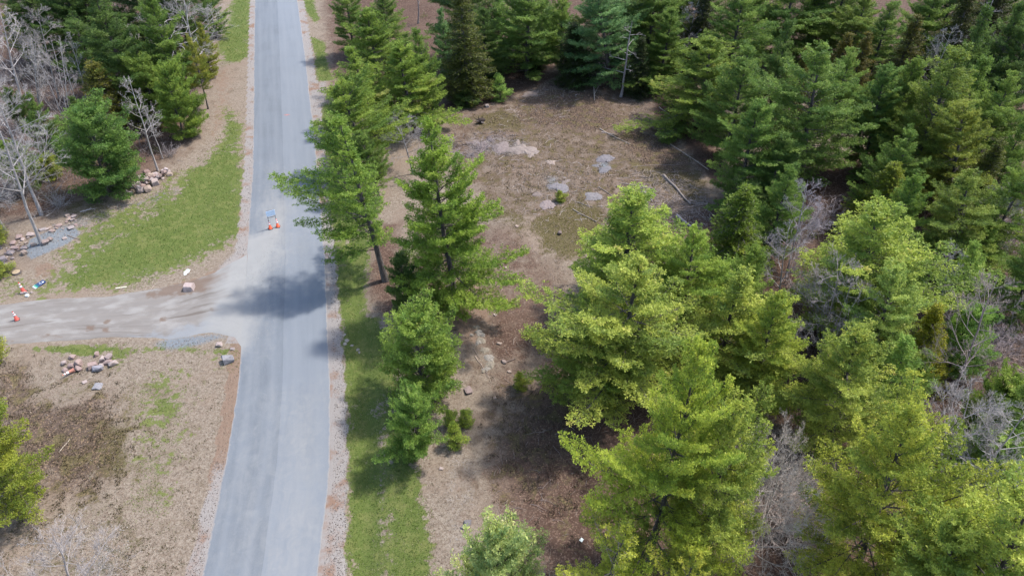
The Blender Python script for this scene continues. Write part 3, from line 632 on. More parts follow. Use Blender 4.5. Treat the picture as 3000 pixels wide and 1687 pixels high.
spruce = lambda pr, label, **k: plant(pr, 'spruce_tree', 'spruce tree', label, **k)
bare = lambda pr, label, **k: plant(pr, 'bare_tree', 'bare tree', label, **k)
# --- left wood, far trees tinted darker to paint in weaker light
pine(A_, 'tall dark pine in the far left wood, left one of the big pair', top=(240, -20), h=13, w=200, tint=DRK)
pine(C_, 'big dark pine whose boughs meet the grey snag beside the far road', top=(372, -15), h=12, w=170, tint=MID)
pine(B_, 'pine at the back of the left wood, seen at the very top edge', top=(130, -90), h=12, w=190, tint=DRK)
bare(SNAG[0], 'dead pine snag with white stub limbs and a blackened trunk', top=(402, 20), base=(477, 262), w=125, bark=(.25, .22, .22), wood=(1.35, 1.3, 1.35))
bare(BARE[4], 'wide bare grey tree with a cloud of twigs beside the snag', base=(500, 190), top=(450, -50), w=190, bark=(1.0, 1.0, 1.0))
bare(BARE[4], 'bare grey tree in front of the purple grey ones', base=(150, 250), top=(85, 20), w=150, bark=(.9, .88, .88), rz=2.2)
bare(BARE[3], 'slender many stemmed bare tree left of the birch clump', base=(105, 300), top=(40, 90), w=110, bark=(1.1, 1.1, 1.1), rz=1.4)
bare(BARE[2], 'thin bare tree between birch clump and thinning spruce', base=(230, 310), top=(175, 80), w=80, bark=(1.0, 1.0, 1.0), rz=1.9)
pine(C_, 'bushy pine at the top edge close to the left verge of the road', base=(545, 98), top=(505, -55), w=88, tint=MID)
pine(E_, 'slim olive pine just left of the road verge grass', base=(524, 275), top=(478, 95), w=90, tint=OLV)
pine(YOUNG[2], 'thin olive young pine behind the slim one at the left verge', base=(533, 195), top=(500, 60), w=70, tint=OLV)
pine(YOUNG[0], 'bushy green pine at the wood edge right of the forked birch', base=(464, 352), top=(415, 168), w=125, tint=GRN)
spruce(SPRU[2], 'thinning spruce with olive tips and bare grey lower limbs', top=(232, 150), h=8.0, w=150, tint=(1.52, 1.28, 0.80), wood=(1.6, 1.6, 1.7))
pine(YOUNG[0], 'broad bushy dark pine sitting behind the pale rock pile', base=(272, 497), top=(222, 282), w=215, tint=(0.58, 0.76, 0.68))
pine(YOUNG[2], 'dark green young pine left of the broad bushy pine', base=(130, 402), top=(72, 240), w=105, tint=(0.56, 0.68, 0.60))
pine(YOUNG[1], 'small young pine low in the shade at the left wood', base=(70, 330), top=(20, 230), w=80, tint=DRK)
pine(SAPLING, 'yellow green pine shrub between birch stems and the broad pine', base=(130, 450), top=(112, 395), w=85, tint=(1.0, .92, .62))
bare(BARE[3], 'clump of slender pale birch stems in the left wood', base=(185, 350), top=(100, 105), w=115, bark=PALE)
bare(BARE[2], 'thin white birch just right of the birch clump', base=(212, 345), top=(152, 118), w=60, bark=PALE)
bare(BARE[1], 'forked grey birch rising from the rock pile', base=(398, 432), top=(332, 190), w=110, bark=PALE)
bare(BARE[2], 'short thin grey sapling beside the forked birch', base=(410, 400), top=(362, 270), w=60, bark=PALE)
bare(BARE[0], 'large bare grey tree growing out of the blue gravel patch', base=(107, 620), top=(-40, 205), w=230, bark=(1.0, .98, 1.0))
bare(BARE[0], 'bare grey tree with its foot in leaf litter behind the gravel patch', base=(107, 545), top=(-10, 200), w=230, bark=(.95, .95, 1.0), rz=2.0)
bare(BARE[4], 'leaning bare tree at the left edge above the yellow bush', base=(14, 582), top=(-120, 330), w=220, bark=(1, 1, 1), rz=1.0)
bare(BARE[1], 'tall white forked tree on the left edge of the wood', base=(62, 290), top=(-20, 10), w=150, bark=(1.4, 1.35, 1.35))
bare(BARE[4], 'purple grey leafless tree in the far left corner', top=(60, -20), h=8, w=170, bark=(.7, .62, .68))
bare(BARE[4], 'purple grey leafless tree right of the corner one, by a brown clearing', top=(120, 20), h=6.5, w=140, bark=(.75, .66, .72), rz=3.0)
pine(YOUNG[1], 'olive young pine in the far left corner among bare trees', top=(28, 30), h=6, w=80, tint=OLV)
pine(YOUNG[2], 'small dim pine under the thinning spruce', top=(180, 250), h=5, w=90, tint=DRK)
bare(BARE[2], 'thin leafless stem between the two big dark pines', top=(320, 60), h=9, w=70, bark=PALE)
pine(SAPLING, 'yellow green bush on the left edge beside the rocks', base=(-6, 610), top=(-14, 570), w=70, tint=(1.0, .92, .62))
pine(SAPLING, 'small yellow green shrub at the left edge below the rocks', base=(0, 690), top=(-5, 655), w=60, tint=(1.0, .92, .62))
pine(A_, 'big sunlit yellow green pine leaning in at the lower left', top=(-175, 985), h=9.5, w=320, tint=(1.00, 0.90, 0.48), rz=.4)
pine(SAPLING, 'yellow pine bough tip at the left edge of the dirt drive', base=(-22, 915), top=(-32, 830), w=75, tint=YEL)
bare(BARE[4], 'bleached leafless small tree in the bottom left corner', base=(215, 1560), top=(130, 1330), w=250, bark=(1.05, 1.0, 1.0), rz=.7)
# --- right side of the road
pine(A_, 'dark pine at the top edge nearest the right verge', top=(865, -60), h=9.5, w=125, tint=MID)
pine(C_, 'yellow green pine standing second from the top in the roadside row', base=(965, 238), top=(918, 22), w=190, tint=(.75, .85, .58))
pine(YOUNG[2], 'narrow pine squeezed between the roadside row and the road', base=(945, 330), top=(880, 125), w=170, tint=GRN)
pine(B_, 'roadside pine whose boughs reach over the sandy shoulder', base=(935, 430), top=(850, 205), w=255, tint=(.85, .92, .6))
pine(C_, 'sunlit bushy pine behind the leaning tree', base=(1040, 325), top=(1000, 108), w=200, tint=(.9, .98, .62))
pine(YOUNG[2], 'dark pine right of the sunlit bushy one', base=(1090, 290), top=(1045, 78), w=130, tint=MID)
pine(YOUNG[2], 'pale green pine in front of the dark spruce', base=(1140, 200), top=(1108, 20), w=90, tint=BLU)
spruce(SPRU[0], 'dark spruce with olive tips and a bare grey stem showing', base=(1182, 250), top=(1160, -60), w=140, tint=(1.1, 1.1, .8))
pine(SAPLING, 'low dark evergreen bush at the foot of the dark spruce', base=(1178, 262), top=(1172, 222), w=75, tint=DRK)
pine(YOUNG[2], 'green pine at the top edge right of the dark spruce', base=(1258, 150), top=(1250, -20), w=115, tint=(.8, 1.05, 1.05))
pine(SAPLING, 'pale green sapling alone at the edge of the clearing', base=(1260, 248), top=(1256, 188), w=60, tint=(1.1, 1.3, 1.2))
pine(LEANPINE, 'tall pine leaning left with long boughs over the asphalt', base=(970, 705), top=(850, 292), w=345, tint=(.78, .92, .62), rz=0)
pine(B_, 'dark trunked pine behind the leaning one', base=(955, 500), top=(905, 330), w=130, tint=MID)
pine(FULLPINE, 'full sunlit pine standing on the brown clearing beside the verge', base=(1150, 780), top=(1076, 310), w=300, tint=(.88, 1.0, .6))
pine(YOUNG[1], 'small dark pine tucked under the full pine', base=(1030, 800), top=(1005, 650), w=125, tint=DRK)
pine(YOUNG[0], 'round bushy pine below the full pine, larger of two', base=(1066, 1010), top=(1044, 800), w=232, tint=(1.0, 1.1, .85))
pine(YOUNG[1], 'round bushy pine on the verge edge, smaller of two', base=(1046, 1145), top=(1030, 985), w=155, tint=(.95, 1.12, .95))
pine(SAPLING, 'small green seedling pine right of the smaller bushy pine', base=(1150, 1118), top=(1142, 1070), w=62, tint=(1.2, 1.2, .8))
pine(SAPLING, 'tiny seedling pine nearest the tan path', base=(1172, 1068), top=(1168, 1030), w=48, tint=(1.2, 1.2, .85))
pine(SAPLING, 'seedling pine between the bushy pine and the tiny seedling', base=(1135, 1070), top=(1130, 1030), w=46, tint=(1.1, 1.15, .8))
pine(SAPLING, 'little green shrub alone on the brown leaf litter', base=(1312, 972), top=(1310, 938), w=50, tint=(1.3, 1.15, .7))
pine(SAPLING, 'tiny green tuft shrub on the lichen slope', base=(1411, 512), top=(1410, 488), w=34, tint=(1.2, 1.1, .7))
bare(BARE[4], 'leafless grey tree between the leaning and the full pine', base=(1040, 440), top=(1000, 285), w=140, bark=(.9, .88, .9))
bare(BARE[2], 'thin leafless sapling at the left of the clearing', base=(1150, 440), top=(1130, 340), w=70, bark=(.85, .8, .85))
bare(BARE[1], 'bare trunked tree at the top edge above the brown slope', base=(975, 95), top=(965, -60), w=80, bark=(.7, .68, .7))
bare(BARE[1], 'second bare tree at the top edge, nearer the pale pine', base=(1052, 60), top=(1045, -80), w=80, bark=(.7, .68, .7), rz=2)
# --- top middle wood, tints darkened in place of dimmer light
pine(A_, 'large blue green pine overlooking the clearing', base=(1538, 222), top=(1492, -70), w=235, tint=BLU)
spruce(SPRU[1], 'short dark fir under the left side of the blue green pine', base=(1448, 215), top=(1440, 60), w=110, tint=DRK)
pine(YOUNG[2], 'green pine with twin black stems at the top edge', base=(1380, 130), top=(1360, -50), w=134, tint=(0.66, 0.82, 0.78))
pine(YOUNG[2], 'slim green pine left of the twin stemmed one', base=(1322, 135), top=(1312, -30), w=106, tint=(0.66, 0.82, 0.86))
spruce(SPRU[1], 'low dark spruce on the edge of the clearing by the slim pines', base=(1335, 165), top=(1333, 95), w=90, tint=DRK)
spruce(SPRU[1], 'narrow dark spruce right of the twisted snag', base=(1606, 240), top=(1618, 95), w=75, tint=DRK)
bare(SNAG[1], 'twisted white snag between the blue green pine and a narrow spruce', base=(1562, 245), top=(1590, 55), w=90, bark=(.9, .85, .88), wood=(1.2, 1.15, 1.2))
spruce(SPRU[0], 'dark open spruce at the top edge above the snag', base=(1612, 130), top=(1622, -90), w=100, tint=(0.62, 0.62, 0.55))
pine(YOUNG[2], 'thin green pine in the shade behind the narrow spruce', base=(1664, 190), top=(1675, 60), w=95, tint=MID)
pine(C_, 'bright tiered pine with wide flat boughs at the clearing corner', base=(1762, 320), top=(1786, 88), w=269, tint=(0.82, 0.87, 0.58))
bare(BARE[0], 'pale leafless tree behind the tiered pine', base=(1712, 185), top=(1762, 5), w=115, bark=(1.2, 1.2, 1.3))
pine(YOUNG[2], 'dim pine behind the pale leafless tree', top=(1715, -10), h=8, w=112, tint=MID)
spruce(SPRU[0], 'dark spruce at the top edge right of the pale leafless tree', top=(1790, -60), h=11, w=120, tint=(0.55, 0.58, 0.55))
pine(A_, 'tall dark pine filling the top edge right of the spruces', top=(1885, -60), h=13, w=213, tint=MID)
pine(C_, 'young looking pine at the left front of the right wood', base=(1850, 520), top=(1915, 245), w=218, tint=(0.70, 0.86, 0.70))
spruce(SPRU[2], 'olive yellow spruce with a bare grey stem', base=(1848, 705), top=(1875, 452), w=185, tint=(1.33, 1.64, 0.62), wood=(1.5, 1.5, 1.6))
pine(D_, 'massive mid green pine with a dark open trunk, back right', base=(2015, 480), top=(2085, 110), w=291, tint=(0.66, 0.78, 0.66))
pine(C_, 'green pine just right of the massive one', base=(2165, 440), top=(2235, 160), w=190, tint=(0.64, 0.80, 0.74))
pine(A_, 'broad yellow green pine at the upper right', top=(2410, 130), h=13, w=269, tint=(0.78, 0.80, 0.58))
pine(B_, 'pine with olive boughs below the broad upper right one', base=(2385, 545), top=(2430, 255), w=235, tint=(0.90, 0.82, 0.53))
pine(D_, 'mid green pine between olive boughs and the pale thicket', base=(2385, 680), top=(2445, 420), w=246, tint=(0.78, 0.80, 0.58))
spruce(SPRU[0], 'yellow tipped spruce rising behind the bright pines', base=(2205, 600), top=(2255, 402), w=170, tint=(1.72, 1.79, 0.55))
spruce(SPRU[1], 'brown tipped spruce, left of the close pair at the upper right', top=(2138, 88), h=9, w=95, tint=(1.33, 0.98, 0.55))
spruce(SPRU[0], 'brown tipped spruce, right of the close pair at the upper right', top=(2190, 84), h=9.5, w=105, tint=(1.25, 0.94, 0.55))
spruce(SPRU[0], 'dark brownish spruce near the small leafless crown', top=(2312, 40), h=11, w=130, tint=(0.94, 0.78, 0.47))
spruce(SPRU[1], 'dark spruce tip poking out of the pines, upper middle right', top=(2030, 120), h=11, w=80, tint=(1.01, 0.78, 0.47))
pine(C_, 'pine at the top edge above the spruce pair, left', top=(2075, -50), h=10, w=190, tint=MID)
pine(D_, 'pine at the top edge above the spruce pair, right', top=(2190, -20), h=10, w=179, tint=(0.74, 0.78, 0.62))
pine(A_, 'deep green pine behind the spruce pair', top=(2250, 10), h=10, w=168, tint=MID)
pine(C_, 'deep green pine at the top edge of the right wood', top=(2370, -50), h=11, w=179, tint=MID)
spruce(SPRU[0], 'very dark spruce at the far right top corner', top=(2540, -60), h=12, w=160, tint=(0.51, 0.51, 0.47))
spruce(SPRU[2], 'thin dark spruce second from the far right top corner', top=(2455, -30), h=12, w=140, tint=(0.70, 0.66, 0.55))
pine(B_, 'dark pine on the right edge near the top corner', top=(2600, 60), h=11, w=190, tint=DRK)
bare(BARE[0], 'leafless pale crown poking out of dark spruces', top=(2405, 70), h=10, w=120, bark=(1.1, 1.1, 1.1))
bare(BARE[4], 'leafless grey tree on the right edge under the dark corner', top=(2530, 95), h=9, w=140, bark=(1, .95, .98))
bare(SNAG[1], 'white snag in the dark far right corner', top=(2505, -10), h=11, w=80, bark=(1.3, 1.25, 1.3))
pine(YOUNG[2], 'pine on the right edge below the leafless trees', top=(2590, 300), h=9, w=134, tint=MID)
spruce(SPRU[0], 'olive spruce in shade near the right edge', top=(2515, 350), h=8, w=130, tint=(0.94, 0.94, 0.55))
# --- bright foreground pines, tints lifted to paint in stronger light here
pine(A_, 'uppermost of the bright front pines, next to the moss', base=(1560, 800), top=(1598, 482), w=383, tint=(1.24, 1.24, 0.84))
pine(D_, 'bright front pine with pinkish yellow tip', base=(1560, 1010), top=(1628, 655), w=429, tint=YG)
pine(YOUNG[2], 'bright pine filling the middle of the right wood', base=(1800, 960), top=(1870, 690), w=313, tint=YG)
pine(C_, 'bright tall narrow pine beside the dead thicket', base=(1880, 1030), top=(1965, 735), w=232, tint=(1.35, 1.27, 0.81))
pine(BIGPINE, 'biggest brightest pine in the lower middle right', base=(1628, 1430), top=(1765, 880), w=440, tint=(1.40, 1.32, 0.76), rz=1.2)
pine(B_, 'shaded pine low on the left of the biggest one', base=(1480, 1040), top=(1530, 800), w=267, tint=GRN)
pine(OPENPINE, 'sparse yellow pine with bare white twigs at the bottom edge', base=(1490, 1600), top=(1580, 1325), w=267, tint=(1.73, 1.46, 0.86), wood=(3, 2.8, 2.6))
pine(YOUNG[1], 'pale soft green pine top at the bottom edge', base=(1245, 1600), top=(1268, 1350), w=275, tint=(1.75, 1.6, 2.3))
pine(OPENPINE, 'thin yellow pine at the bottom edge right of the sparse one', base=(1640, 1640), top=(1760, 1390), w=209, tint=YEL)
pine(BIGPINE, 'golden green pine with a stout leaning trunk, lower right', base=(2140, 1475), top=(2290, 1030), w=510, tint=(1.42, 1.24, .78), rz=3.6)
pine(A_, 'golden pine in the bottom right corner', base=(2400, 1700), top=(2590, 1235), w=487, tint=(1.38, 1.28, .95))
pine(D_, 'yellow green pine along the bottom right edge', base=(2290, 1640), top=(2430, 1270), w=383, tint=(1.35, 1.28, 1.0), rz=2)
pine(C_, 'light green pine between the biggest and the pale one', base=(2075, 1130), top=(2165, 830), w=319, tint=YG)
pine(A_, 'wide bright pine in the middle of the right wood', base=(2130, 850), top=(2215, 515), w=406, tint=(1.24, 1.21, 0.84))
pine(D_, 'pale pine with whitish green tip', base=(2185, 960), top=(2262, 665), w=273, tint=(1.30, 1.30, 1.19))
pine(YOUNG[2], 'pale green pine just below the whitish tipped one', base=(2215, 1040), top=(2280, 850), w=197, tint=(1.19, 1.35, 1.19))
spruce(SPRU[1], 'narrow bright yellow spruce near the red budded tree', base=(2320, 960), top=(2368, 752), w=120, tint=(2.81, 2.38, 0.65))
pine(YOUNG[0], 'small round pine on a slanting trunk left of the red buds', base=(2385, 935), top=(2452, 770), w=145, tint=(0.97, 1.19, 1.03))
pine(YOUNG[2], 'soft green pine above the red budded tree', base=(2400, 800), top=(2450, 615), w=139, tint=(1.13, 1.24, 1.03))
pine(C_, 'dark green pine cut by the right edge, middle', base=(2540, 820), top=(2620, 600), w=197, tint=MID)
pine(A_, 'bright pine cut by the right edge above the bare tree', base=(2520, 1180), top=(2640, 930), w=255, tint=GRN)
pine(YOUNG[1], 'faded grey green pine behind the big bare tree', base=(2480, 1240), top=(2545, 1090), w=220, tint=(1.19, 1.30, 1.30))
pine(D_, 'bright pine whose dark trunk slants out at the bottom edge', base=(1745, 1470), top=(1850, 1030), w=348, tint=YG)
# filling pines of the back rows
pine(B_, 'dark pine between the purple grey trees and the big pair', top=(185, 60), h=8.5, w=161, tint=DRK)
pine(YOUNG[0], 'dim bushy pine between thinning spruce and bushy green pine', top=(345, 150), h=7, w=150, tint=(0.68, 0.77, 0.59))
pine(YOUNG[1], 'dim low pine left of the young dark green pine', top=(20, 370), h=4.5, w=126, tint=(0.68, 0.77, 0.59))
pine(C_, 'shaded pine between the dark spruce and the twin stemmed pine', top=(1215, 10), h=9, w=138, tint=DRK)
pine(YOUNG[2], 'pine at the top edge left of the blue green pine', top=(1420, -40), h=10, w=126, tint=MID)
pine(C_, 'pine at the top edge between snag and tiered pine', top=(1690, 20), h=9, w=150, tint=MID)
pine(A_, 'shaded pine behind the left front of the right wood', top=(1880, 120), h=11, w=195, tint=(0.64, 0.77, 0.64))
pine(D_, 'shaded pine between the massive pine and the spruce pair', top=(2150, 120), h=11, w=195, tint=(0.72, 0.83, 0.68))
pine(C_, 'pine filling the gap left of the broad yellow green one', top=(2310, 150), h=11, w=195, tint=(0.77, 0.85, 0.64))
pine(YOUNG[2], 'pine behind the broad yellow green one, right', top=(2480, 160), h=11, w=184, tint=MID)
pine(C_, 'dim pine below the massive pine, left', top=(1980, 330), h=8, w=161, tint=(0.59, 0.72, 0.68))
pine(A_, 'dim pine in front of the green pine beside the massive one', top=(2290, 330), h=9, w=172, tint=(0.68, 0.81, 0.64))
pine(C_, 'pine in front of the shaded pine on the right edge', top=(2500, 560), h=6, w=138, tint=GRN)
pine(YOUNG[1], 'small pine at the foot of the narrow yellow spruce', top=(2330, 900), h=4.5, w=115, tint=(0.85, 0.89, 0.68))
pine(YOUNG[0], 'small pine peeping out on the right edge below the bright one', top=(2560, 950), h=6, w=138, tint=GRN)
pine(C_, 'shaded pine behind the bright tall narrow pine', top=(1905, 620), h=8, w=172, tint=GRN)
pine(YOUNG[2], 'dark pine at the top edge in the far right row', top=(2480, 30), h=12, w=161, tint=DRK)
pine(YOUNG[2], 'dark pine in the far right row, nearer the dark spruce', top=(2570, 20), h=12, w=161, tint=DRK)
pine(C_, 'pine at the top edge right of the sunny verge, second row', top=(960, -30), h=8, w=126, tint=MID)
pine(D_, 'pine closing the gap right of the broad upper right one', top=(2560, 180), h=11, w=200, tint=(.7, .8, .6))
pine(B_, 'pine on the right edge under the gap closing one', top=(2600, 420), h=9, w=190, tint=(.75, .85, .6))
pine(A_, 'pine between the massive pine and the olive yellow spruce', top=(1990, 420), h=8.5, w=170, tint=(.65, .8, .62))
pine(C_, 'pine behind the yellow tipped spruce, right side', top=(2310, 440), h=8.5, w=170, tint=(.75, .9, .65))
pine(D_, 'bright pine joining the two front ones on their right', base=(1700, 860), top=(1745, 560), w=240, tint=(1.05, 1.12, .72))
pine(YOUNG[2], 'dark pine deep in shade above the massive pine', top=(1990, 60), h=11, w=150, tint=DRK)
# far rows beyond the top edge of the view
pine(A_, 'dark pine left of the road in the far row, nearest the verge', top=(405, -130), h=12.5, w=150, tint=DRK)
pine(A_, 'dark pine left of the road in the far row, second from the verge', top=(330, -127), h=12.5, w=239, tint=DRK)
pine(C_, 'dark pine left of the road in the far row, third from the verge', top=(170, -110), h=12.5, w=238, tint=DRK)
pine(A_, 'dark pine left of the road in the far row, close to the corner', top=(20, -112), h=12.5, w=195, tint=DRK)
pine(B_, 'far row pine cut by the top edge above the dark spruce', top=(1180, -119), h=12.5, w=224, tint=DRK)
pine(C_, 'far row pine cut by the top edge above the twin stemmed pine', top=(1330, -90), h=12.5, w=218, tint=(0.64, 0.77, 0.64))
pine(B_, 'far row pine cut by the top edge above the blue green pine, right', top=(1560, -110), h=12.5, w=230, tint=DRK)
pine(C_, 'far row pine cut by the top edge above the twisted snag', top=(1660, -95), h=12.5, w=194, tint=(0.64, 0.77, 0.64))
pine(B_, 'far row pine cut by the top edge above the tiered pine', top=(1790, -135), h=12.5, w=189, tint=DRK)
pine(A_, 'far row pine cut by the top edge left of the sandy gap, nearer the road', top=(1930, -116), h=12.5, w=185, tint=MID)
pine(B_, 'far row pine cut by the top edge left of the sandy gap', top=(2020, -97), h=12.5, w=212, tint=(0.64, 0.77, 0.64))
pine(B_, 'far row pine cut by the top edge just left of the sandy gap', top=(2150, -110), h=12.5, w=225, tint=MID)
pine(C_, 'far row pine cut by the top edge right of the sandy gap, nearest it', top=(2440, -112), h=12.5, w=191, tint=DRK)
pine(C_, 'far row pine cut by the top edge right of the sandy gap, by the corner', top=(2560, -104), h=12.5, w=199, tint=MID)
pine(B_, 'far row pine cut by the top edge in the extreme right corner', top=(2680, -95), h=12.5, w=206, tint=MID)
# bare ones of the right wood
bare(BARE[4], 'leafless lilac grey tree beside the olive yellow spruce', base=(1975, 700), top=(2040, 455), w=150, bark=(1.15, 1.08, 1.2))
bare(BARE[0], 'leafless tree with curved limbs left of the wide bright pine', base=(1955, 790), top=(1995, 560), w=150, bark=(1.1, 1.05, 1.1), rz=2)
bare(BARE[4], 'dense leafless thicket tree above the biggest pine', base=(2065, 915), top=(2110, 650), w=230, bark=(1.1, 1.0, 1.0), rz=1)
bare(BARE[3], 'spiky leafless clump right of the bright narrow pine', base=(2055, 920), top=(2085, 680), w=190, bark=(1.05, .98, .98), rz=1)
bare(BARE[0], 'pale leafless tree between wide bright pine and soft green pine', base=(2350, 800), top=(2410, 610), w=120, bark=(1.1, 1.1, 1.1), rz=3)
bare(BARE[4], 'grey leafless tree at the right edge with a clear forked trunk', base=(2480, 660), top=(2530, 470), w=170, bark=(1.1, 1.05, 1.1), rz=4)
bare(BARE[0], 'leafless tree with sparse red buds on the right edge', base=(2390, 1030), top=(2520, 690), w=230, bark=(.95, .8, .8), rz=.5)
bare(BARE[4], 'large leafless grey tree in front of the faded pine', base=(2340, 1270), top=(2460, 960), w=260, bark=(1.1, 1.05, 1.05), rz=5)
bare(BARE[0], 'large leafless tree leaning over from the right edge', base=(2420, 1290), top=(2600, 1040), w=280, bark=(1.1, 1.08, 1.05), rz=1.5)
bare(TANGLE, 'bleached dead crown tangled beside the golden pine', base=(1885, 1420), top=(1960, 1200), w=240, bark=(1.3, 1.22, 1.12), rz=2)
bare(TANGLE, 'white leafless tangle of limbs behind the bleached crown', base=(1900, 1300), top=(1960, 1110), w=210, bark=(1.3, 1.22, 1.12), rz=4)
bare(SNAG[0], 'thin dark snag right of the light green pine', base=(2300, 1130), top=(2370, 950), w=70, bark=(.5, .45, .45))

# ------------------------------------------------------------------ low bushes
def bush(i, label, base, w, h, col=(1, 1, 1), rz=0.0, name='leafless_bush', cat='bush', group=None):
    X, Y = G(*base); o = link(name, BUSH[i]['mesh'], GREYBARK, loc=(X, Y, GZ(X, Y)-.04)); R = w/2/PXM(X, Y)
    o.rotation_euler = (0, 0, rz); o.scale = (R/BUSH[i]['R'], R/BUSH[i]['R'], h/BUSH[i]['H']); o.color = col+(1,); tag(o, label, cat, group); return o
bush(0, 'grey leafless bush at the foot of the bare trees by the gravel', (150, 520), 90, 1.8)
bush(1, 'grey leafless bush on the left edge between bare trunks', (40, 500), 110, 2.2, (1, .96, 1))
bush(2, 'low grey bush between the forked birch and the bushy pine', (430, 395), 60, 1.3, (.8, .75, .78), 1)
bush(0, 'brown leafless bush at the left wood below the birch clump', (200, 380), 100, 1.8, (.8, .72, .72), 2)
bush(1, 'brown leafless bush under the thinning spruce', (250, 300), 110, 2, (.75, .68, .7), 3)
bush(1, 'purplish leafless bush beside the brown gap in the left wood', (130, 160), 120, 2.5, (.75, .66, .72), 4)
bush(2, 'leafless bush behind the far bare trees at left', (60, 120), 110, 2.2, (.75, .66, .72), 5)
bush(0, 'twiggy grey bush below the first roadside boughs', (1000, 350), 80, 1.6, (.85, .8, .84), 1)
bush(2, 'flat grey bush beside the granite ledge', (1215, 375), 80, .7, (.8, .75, .8), 1)
bush(2, 'small grey bush at the left end of the granite ledge', (1185, 395), 60, .7, (.85, .8, .85), 3)
bush(1, 'white tangled dead bush beside the golden pine trunk', (1950, 1350), 230, 2.6, (1.6, 1.4, 1.3), 1)
bush(1, 'white tangled dead bush above the first one', (1960, 1240), 190, 2.4, (1.6, 1.4, 1.3), 3)
bush(0, 'reddish brown leafless bush under the golden pine', (2050, 1300), 170, 2, (.9, .75, .7), 2)
bush(1, 'grey brown brush under the dense leafless thicket tree', (2090, 850), 170, 2.4, (1, .92, .9), 2)
bush(0, 'brown brush at the foot of the red budded tree', (2480, 900), 190, 2.4, (.85, .7, .68), 2)
bush(1, 'brown brush on the right edge below the forked trunk', (2540, 620), 150, 2.4, (.85, .72, .7), 4)
bush(2, 'brown brush in front of the large leafless grey tree', (2470, 1180), 200, 2, (.95, .82, .78), 4)
bush(0, 'grey brush on the right edge above the golden corner pine', (2570, 1330), 200, 2.2, (1.1, 1, .98), 1)
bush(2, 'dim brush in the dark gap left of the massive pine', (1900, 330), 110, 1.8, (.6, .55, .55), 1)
bush(1, 'leafless brush below the massive pine', (2060, 560), 170, 2.4, (.9, .82, .88), 5)
bush(0, 'leafless brush behind the yellow tipped spruce', (2310, 520), 120, 2, (.75, .65, .65), 2)
bush(2, 'pale leafless bush at the bottom edge beside the pale pine', (1400, 1500), 120, 1.6, (1.2, 1.1, .9), 2)

# twiggy undergrowth of the woods: too many stems to count, one mesh per wood
def light_thicket(seed, n=9):
    rg = np.random.default_rng(seed); k = 5; sl = np.linspace(0, 1, k); az = rg.uniform(0, 6.28, n); tilt = rg.uniform(.05, .8, n); L = rg.uniform(.8, 2.0, n)
    P = np.zeros((n, k, 3)); d = np.stack([np.cos(az)*np.sin(tilt), np.sin(az)*np.sin(tilt), np.cos(tilt)], 1); P[:, 0, :2] = rg.normal(0, .3, (n, 2))
    for j in range(1, k): d = d+rg.normal(0, .16, d.shape); d /= np.linalg.norm(d, axis=1, keepdims=True); P[:, j] = P[:, j-1]+d*(L/(k-1))[:, None]
    I = np.repeat(np.arange(n), 7); i0 = rg.integers(1, k, n*7); o = P[I, i0]; dd = P[I, i0]-P[I, i0-1]; dd /= np.linalg.norm(dd, axis=1, keepdims=True); d = dd+rg.normal(0, .6, dd.shape); d /= np.linalg.norm(d, axis=1, keepdims=True); l = rg.uniform(.2, .8, n*7)
    S = np.stack([o, o+d*(l*.5)[:, None], o+d*l[:, None]+rg.normal(0, .05, o.shape)], 1)
    return merge([tubes(P, (.013*(1-sl*.7))[None]*np.ones((n, 1)), 3), tubes(S, np.array([[.007, .005, .003]])*np.ones((n*7, 1)), 3)])
LT = [light_thicket(200+i) for i in range(8)]
def undergrowth(poly, count, seed, label, col, smin=.6, smax=1.5):
    rg = np.random.default_rng(seed); P = polyw(poly); q = rg.uniform(P.min(0), P.max(0), (count*4, 2)); q = q[sdist(q[:, 0], q[:, 1], P) < 0][:count]; parts = []; z = ground_z(q[:, 0], q[:, 1])
    for (x_, y_), z_ in zip(q, z):
        V, Q = LT[rg.integers(8)]; a = rg.uniform(0, 6.28); c, s_ = math.cos(a), math.sin(a); f = rg.uniform(smin, smax)
        parts.append((np.stack([(V[:, 0]*c-V[:, 1]*s_)*f+x_, (V[:, 0]*s_+V[:, 1]*c)*f+y_, V[:, 2]*f+z_-.03], 1), Q))
    o = link('undergrowth', mesh_np('undergrowth', *merge(parts)), GREYBARK, kind='stuff'); o.color = col+(1,); o['label'] = label
undergrowth([(-100, -40), (520, -40), (500, 200), (440, 330), (380, 420), (200, 470), (90, 520), (-60, 560)], 330, 1, 'grey leafless undergrowth of the left wood', (.72, .65, .65), .8, 1.9)
undergrowth([(1900, 560), (2640, 480), (2660, 1300), (2300, 1250), (2020, 960), (1880, 760)], 260, 2, 'grey leafless undergrowth under the right wood', (.62, .54, .50), .7, 1.5)
undergrowth([(1880, 1040), (2080, 1080), (2120, 1449), (1860, 1420)], 60, 3, 'pale tangled undergrowth beside the golden pine', (1.1, .98, .88), .6, 1.2)
undergrowth([(1860, 60), (2640, 40), (2640, 500), (2000, 560), (1880, 400)], 140, 4, 'dim undergrowth of the upper right wood', (.5, .43, .40), .8, 1.6)
